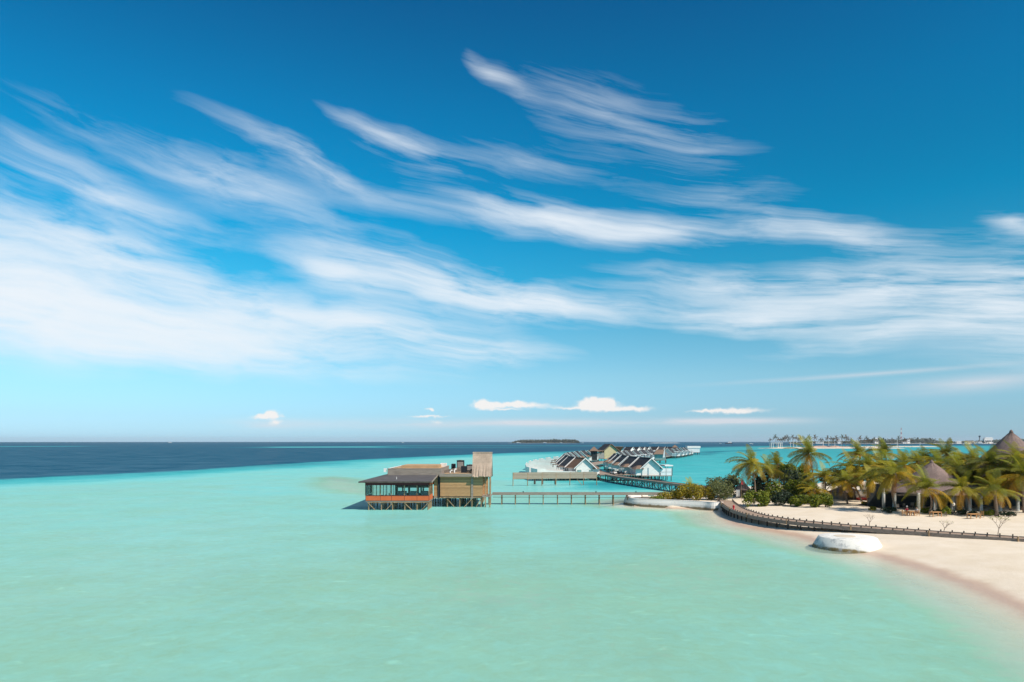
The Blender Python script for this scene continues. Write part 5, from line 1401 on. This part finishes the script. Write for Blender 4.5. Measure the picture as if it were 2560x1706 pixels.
# ------------------------------------------------------------------ far shore, islands and boats
def land(name, x0, x1, y0, y1, hmax, mat, seed, d):
    nx, ny = 60, 14
    xs_, ys_ = np.linspace(x0, x1, nx), np.linspace(y0, y1, ny)
    X, Y = np.meshgrid(xs_, ys_, indexing='xy'); u = (X - x0) / (x1 - x0) * 2 - 1; v = (Y - y0) / (y1 - y0) * 2 - 1
    e = 1 - np.maximum(np.abs(u) ** 6, 0) - np.abs(v) ** 2.5 - .5 * (fbm(X / (x1 - x0) * 9, Y / 30, seed) - .4)
    Z = np.clip(e, -.6, 1) ** 1 * hmax; Z = np.where(Z < 0, Z * 1.5, Z)
    i = np.arange((ny - 1) * nx).reshape(ny - 1, nx)[:, :-1]
    f = np.stack([i, i + 1, i + nx + 1, i + nx], -1).reshape(-1, 4)
    return tag(link(name, np_mesh(name, X.ravel(), Y.ravel(), Z.ravel() + drop(d), f, mat)), kind='structure')
def far_wood(name, px0, px1, d, prof, seed, n, size, depth=60, z0=0.5):
    """mass of far trees under a skyline given as (px, height in m)"""
    rnd = random.Random(seed); mb = MB()
    pxs_, hs_ = [p for p, h in prof], [h for p, h in prof]
    for i in range(n):
        px = rnd.uniform(px0, px1); y = d + rnd.uniform(0, depth); q = px + 4 * math.sin(px * .37)
        hmx = float(np.interp(px, pxs_, hs_)) * (.80 + .13 * math.sin(px * 1.9 + seed) + .10 * math.sin(px * .83 + 2 * seed)) * (1 - .25 * (y - d) / depth)
        z = hmx * (rnd.random() ** .6)
        p = Vector(((px - 1280) / F * d, y, z0 + z + drop(d))); s_ = size * rnd.uniform(.6, 1.3)
        nrm = Vector((rnd.gauss(0, .6), -1 + rnd.gauss(0, .4), rnd.gauss(.7, .5))).normalized(); t1 = nrm.orthogonal().normalized(); t2 = nrm.cross(t1)
        mb.add([p + t1 * s_, p + t2 * s_ * .8, p - t1 * s_, p - t2 * s_ * .8], [(0, 1, 2, 3)])
    o = raw(mb, name, 'leaf_far', None); return tag(o, kind='stuff')
# wooded islet at the middle of the horizon
DI = 4500
land('islet_beach', (1268 - 1280) / F * DI, (1452 - 1280) / F * DI, DI - 10, DI + 120, 1.6, 'far_sand', 3, DI)
tag(far_wood('islet_wood', 1281, 1449, DI + 6, [(1281, 7), (1290, 17), (1305, 24), (1340, 25), (1375, 26), (1388, 31), (1396, 27), (1405, 23), (1412, 30), (1422, 26), (1437, 27), (1446, 16), (1449, 8)], 4, 5200, 4.0), 'dark wood covering the small islet on the horizon', 'wood')
# far wooded shore at right
DF = 3600
land('far_shore', (2070 - 1280) / F * DF, (2700 - 1280) / F * DF, DF - 15, DF + 260, 2.4, 'far_sand', 5, DF)
tag(far_wood('far_shore_wood', 1995, 2680, DF + 12, [(1995, 8), (2090, 13), (2140, 15), (2180, 22), (2205, 29), (2225, 27), (2250, 22), (2275, 28), (2295, 33), (2320, 32), (2340, 30), (2352, 14), (2375, 9), (2410, 11), (2440, 14), (2480, 18), (2530, 26), (2600, 30), (2680, 26)], 6, 9000, 4.2, 120), 'hazy wooded shore along the right horizon', 'wood')
land('far_shore_left', (1985 - 1280) / F * DF, (2110 - 1280) / F * DF, DF - 5, DF + 120, 1.5, 'far_sand', 15, DF)
# telecom mast
mx_ = XD(2253, DF + 140, drop(DF) + 2)
o = thing('radio_mast', mx_, 0, 'tall red and white lattice radio mast on the far shore', 'mast')
hm = 84.0
for k in range(7):
    z0, z1 = hm * k / 7, hm * (k + 1) / 7; w0, w1 = 4.6 - 4.0 * k / 7, 4.6 - 4.0 * (k + 1) / 7
    mb = MB(); C0 = [Vector((a * w0, b * w0, z0)) for a, b in ((-1, -1), (1, -1), (1, 1), (-1, 1))]; C1 = [Vector((a * w1, b * w1, z1)) for a, b in ((-1, -1), (1, -1), (1, 1), (-1, 1))]
    for i in range(4): mb.bar(C0[i], C1[i], .5); mb.bar(C0[i], C1[(i + 1) % 4], .3); mb.bar(C0[(i + 1) % 4], C1[i], .3)
    mb.build('lattice_section', 'tower_red' if k % 2 == 0 else 'white_paint', o)
MB().tube([(0, 0, hm), (0, 0, hm + 5)], .3, 6).build('antenna', 'white_paint', o)
ct = XD(2449, DF + 60, drop(DF) + 2)
o = thing('control_tower', ct, 0, 'slim dark control tower on the far shore left of the white hangar', 'tower')
MB().lathe([(2.6, -2), (2.2, 30)], 10).build('shaft', 'grey_render', o); MB().lathe([(2.2, 30), (4.6, 34), (5.0, 39), (4.4, 40)], 12).build('cabin', 'hull_dark', o); MB().tube([(0, 0, 40), (0, 0, 46)], .35, 6).build('antenna', 'grey_render', o)
def block(px, d, w, h, dep, mat, label, roof='white_paint', z=1.5):
    p = XD(px, d, drop(d) + z)
    o = thing('shore_building', p, 0, label, 'building', 'pale buildings on the far shore')
    MB().box(-w / 2, w / 2, 0, dep, -1.5, h).build('wall', mat, o)
    MB().prism([(-w / 2 - 1, h), (w / 2 + 1, h), (w / 2 - w * .15, h + h * .3), (-w / 2 + w * .15, h + h * .3)], -1, dep + 1).build('roof', roof, o)
    for k in range(4): MB().box(-w * .4 + k * w * .24, -w * .4 + k * w * .24 + w * .12, -.12, -.005, h * .3, h * .7).build('window', 'hull_dark', o)
for (px, d, w, h, m_, r_, lab) in ((2472, DF + 20, 46, 24, 'white_paint', 'white_paint', 'white hangar right of the control tower'), (2398, DF - 2, 24, 9, 'white_paint', 'white_paint', 'white shed in the low gap of the far shore'), (2425, DF + 5, 44, 11, 'cream_wall', 'tan_roof', 'long tan-roofed building left of the control tower'),
        (2141, DF + 2, 22, 13, 'white_paint', 'white_paint', 'white house at the left end of the wooded shore'), (2098, DF + 4, 16, 17, 'white_paint', 'white_paint', 'white domed house behind the sand-spit palms'), (2192, DF + 6, 20, 22, 'white_paint', 'white_paint', 'white villa among trees left of the mast'), (2272, DF + 2, 14, 19, 'white_paint', 'grey_wood', 'small white house right of the mast'), (2262, DF - 4, 18, 8, 'white_paint', 'tan_roof', 'low white boathouse below the mast'), (2050, DF - 2, 40, 6, 'white_paint', 'white_paint', 'long low white building behind the spit palms'), (2445, DF - 8, 40, 6, 'cream_wall', 'white_paint', 'low quay building under the control tower')):
    block(px, d, w, h, 14, m_, lab, r_)
# sand spit with tall palms
DS = 1180
land('sand_spit', (1916 - 1280) / F * DS, (2290 - 1280) / F * DS, DS + 2, DS + 75, 2.3, 'far_sand', 7, DS)
land('spit_bank', (2030 - 1280) / F * DS, (2160 - 1280) / F * DS, DS + 18, DS + 52, 4.6, 'far_bank', 8, DS)
land('outer_spit', (2150 - 1280) / F * 1500, (2360 - 1280) / F * 1500, 1490, 1540, 2.0, 'far_sand', 9, 1500)
rnd = random.Random(12)
spx = [1926, 1938, 1946, 1952, 1958, 1962, 1968, 1972, 1982, 1990, 1997, 2001, 2016, 2022, 2037, 2051, 2056, 2069, 2078, 2083, 2090, 2094, 2106, 2115, 2120, 2128, 2150, 2161, 2166, 2170, 2176, 2181, 2186, 2191, 2196, 2203, 2230, 2246, 2262, 2280]
protos = []
def far_palm(k):
    o = thing('far_palm', (0, 0, 0)); h_ = 1.0
    MB().tube([(0, 0, -.02), (.02, 0, .4), (.0, 0, .88)], [.016, .012, .010], 5).build('trunk', 'bark', o)
    cm = MB(); rr = random.Random(k)
    for i in range(20):
        src = FR[rr.choice(['up', 'mid', 'mid', 'side', 'side', 'low'])][0]; a = i * 2.4 + rr.random()
        mt = Matrix.Translation((0, 0, .88)) @ Matrix.Rotation(a, 4, 'Z') @ Matrix.Scale(.30 * rr.uniform(.85, 1.1), 4)
        cm.add([mt @ v.co for v in src.vertices], [tuple(p.vertices) for p in src.polygons])
    c_ = raw(cm, 'crown', 'frond', o); c_.color = [(.11, .07, .03, 1), (.08, .08, .03, 1), (.14, .08, .03, 1)][k % 3]
    KIDS[o.name] = list(o.children); return o
fps = [far_palm(k) for k in range(3)]; used = set()
for i, px in enumerate(spx):
    d = DS + rnd.uniform(14, 60); ztop = 13 + (EYE - rnd.choice([1092, 1094, 1096, 1098, 1099])) / F * d
    if px > 2150: ztop -= 2
    q = fps[i % 3]
    if i % 3 in used: q = copy_tree(q)
    used.add(i % 3)
    q.location = XD(px, d, drop(d) + 1.2); q.scale = (ztop,) * 3; q.rotation_euler = (0, 0, rnd.uniform(0, 6))
    tag(q, 'tiny tall palm on the distant sand spit, %s from left' % nth(i), 'palm tree', 'palms on the distant sand spit')
pg = XD(1939, DS + 20, drop(DS) + .8)
o = thing('beach_shelter', pg, 0, 'long white flat shelter on thin posts at the tip of the distant spit', 'shelter')
MB().box(-10, 11, -4, 4, 8.4, 9.2).build('roof', 'white_paint', o)
posts(o, [(x, y, -.5, 8.4) for x in (-9, -5.5, 3, 7, 10) for y in (-3.5, 3.5)], .35, 'white_paint')
for i, px in enumerate((1976, 1984, 1992, 2031, 2058, 2072, 2087, 2103, 2243, 2300)):
    p = XD(px, DS + 30, drop(DS) + 1.2)
    o = thing('white_mast', p, 0, 'thin white mast on the distant sand spit, %s from left' % nth(i), 'mast', 'white masts on the distant spit')
    MB().tube([(0, 0, -1), (0, 0, 10 + (i % 3) * 3)], [.35, .25], 6).build('pole', 'white_paint', o); MB().box(-.9, .9, -.3, .3, 8.5, 8.8).build('crossarm', 'white_paint', o)
# thin surf-washed sandbank
land('sandbank', (1625 - 1280) / F * 4300, (1705 - 1280) / F * 4300, 4300, 4390, 2.2, 'white_paint', 10, 4300)
# boats
def boat(px, d, ln, label, flip=1, big=False, hullm='white_paint'):
    p = XD(px, d, drop(d))
    o = thing('motor_boat' if not big else 'motor_yacht', p, 0 if flip > 0 else math.pi, label, 'boat', 'boats on the far water')
    h = ln * .11
    hull(MB(), ln, ln * .24, h, -.3 * h, h).build('hull', hullm, o)
    MB().prism([(-ln * .36, h), (ln * .18, h), (ln * .10, h * 2.0), (-ln * .32, h * 2.0)], -ln * .08, ln * .08).build('cabin', 'white_paint', o)
    MB().box(-ln * .30, ln * .08, -ln * .081, ln * .081, h * 1.35, h * 1.7).build('window_band', 'hull_dark', o)
    if big:
        MB().prism([(-ln * .30, h * 2.0), (ln * .06, h * 2.0), (0, h * 2.9), (-ln * .24, h * 2.9)], -ln * .07, ln * .07).build('upper_deck', 'white_paint', o)
        MB().box(-ln * .24, -.0, -ln * .071, ln * .071, h * 2.3, h * 2.6).build('window_band', 'hull_dark', o)
    MB().tube([(-ln * .1, 0, h * (2.9 if big else 2)), (-ln * .12, 0, h * (4.2 if big else 2.9))], ln * .006, 5).build('mast', 'white_paint', o)
boat(425, 5200, 28, 'white boat alone on the left horizon')
boat(1007, 5000, 18, 'small white boat on the horizon above the restaurant')
boat(1296, 4350, 30, 'long white boat moored at the left of the islet')
boat(1362, 4380, 26, 'white boat moored under the middle of the islet')
boat(1402, 4420, 20, 'white boat moored at the right part of the islet', -1)
boat(1456, 4300, 18, 'white boat just off the right tip of the islet', -1)
boat(1822, 3300, 36, 'large white motor yacht left of the distant sand spit', -1, True, 'hull_dark')
boat(1878, 2900, 16, 'small white motorboat between the yacht and the spit')
boat(1801, 3600, 12, 'tiny white boat left of the large yacht')
boat(2416, 2700, 28, 'white boat moored off the far shore in the gap', 1, True)
boat(2448, 3100, 34, 'white boat moored under the control tower', -1, True)
boat(2378, 3000, 14, 'small white boat close to the far beach')
boat(2335, 3000, 14, 'small white boat left along the far beach')

# ------------------------------------------------------------------ sea haze
hz = bpy.data.materials.new('haze'); hz.use_nodes = True; hz.node_tree.nodes.clear()
hv = hz.node_tree.nodes.new('ShaderNodeVolumePrincipled'); ho = hz.node_tree.nodes.new('ShaderNodeOutputMaterial')
hv.inputs['Color'].default_value = (0.80, 0.90, 1.0, 1); hv.inputs['Density'].default_value = 3.2e-5; hv.inputs['Anisotropy'].default_value = 0.0
hz.node_tree.links.new(hv.outputs[0], ho.inputs['Volume']); MATS['haze'] = hz
tag(MB().box(-25000, 25000, -25000, 25000, -45, 112).build('haze', 'haze'), kind='stuff')
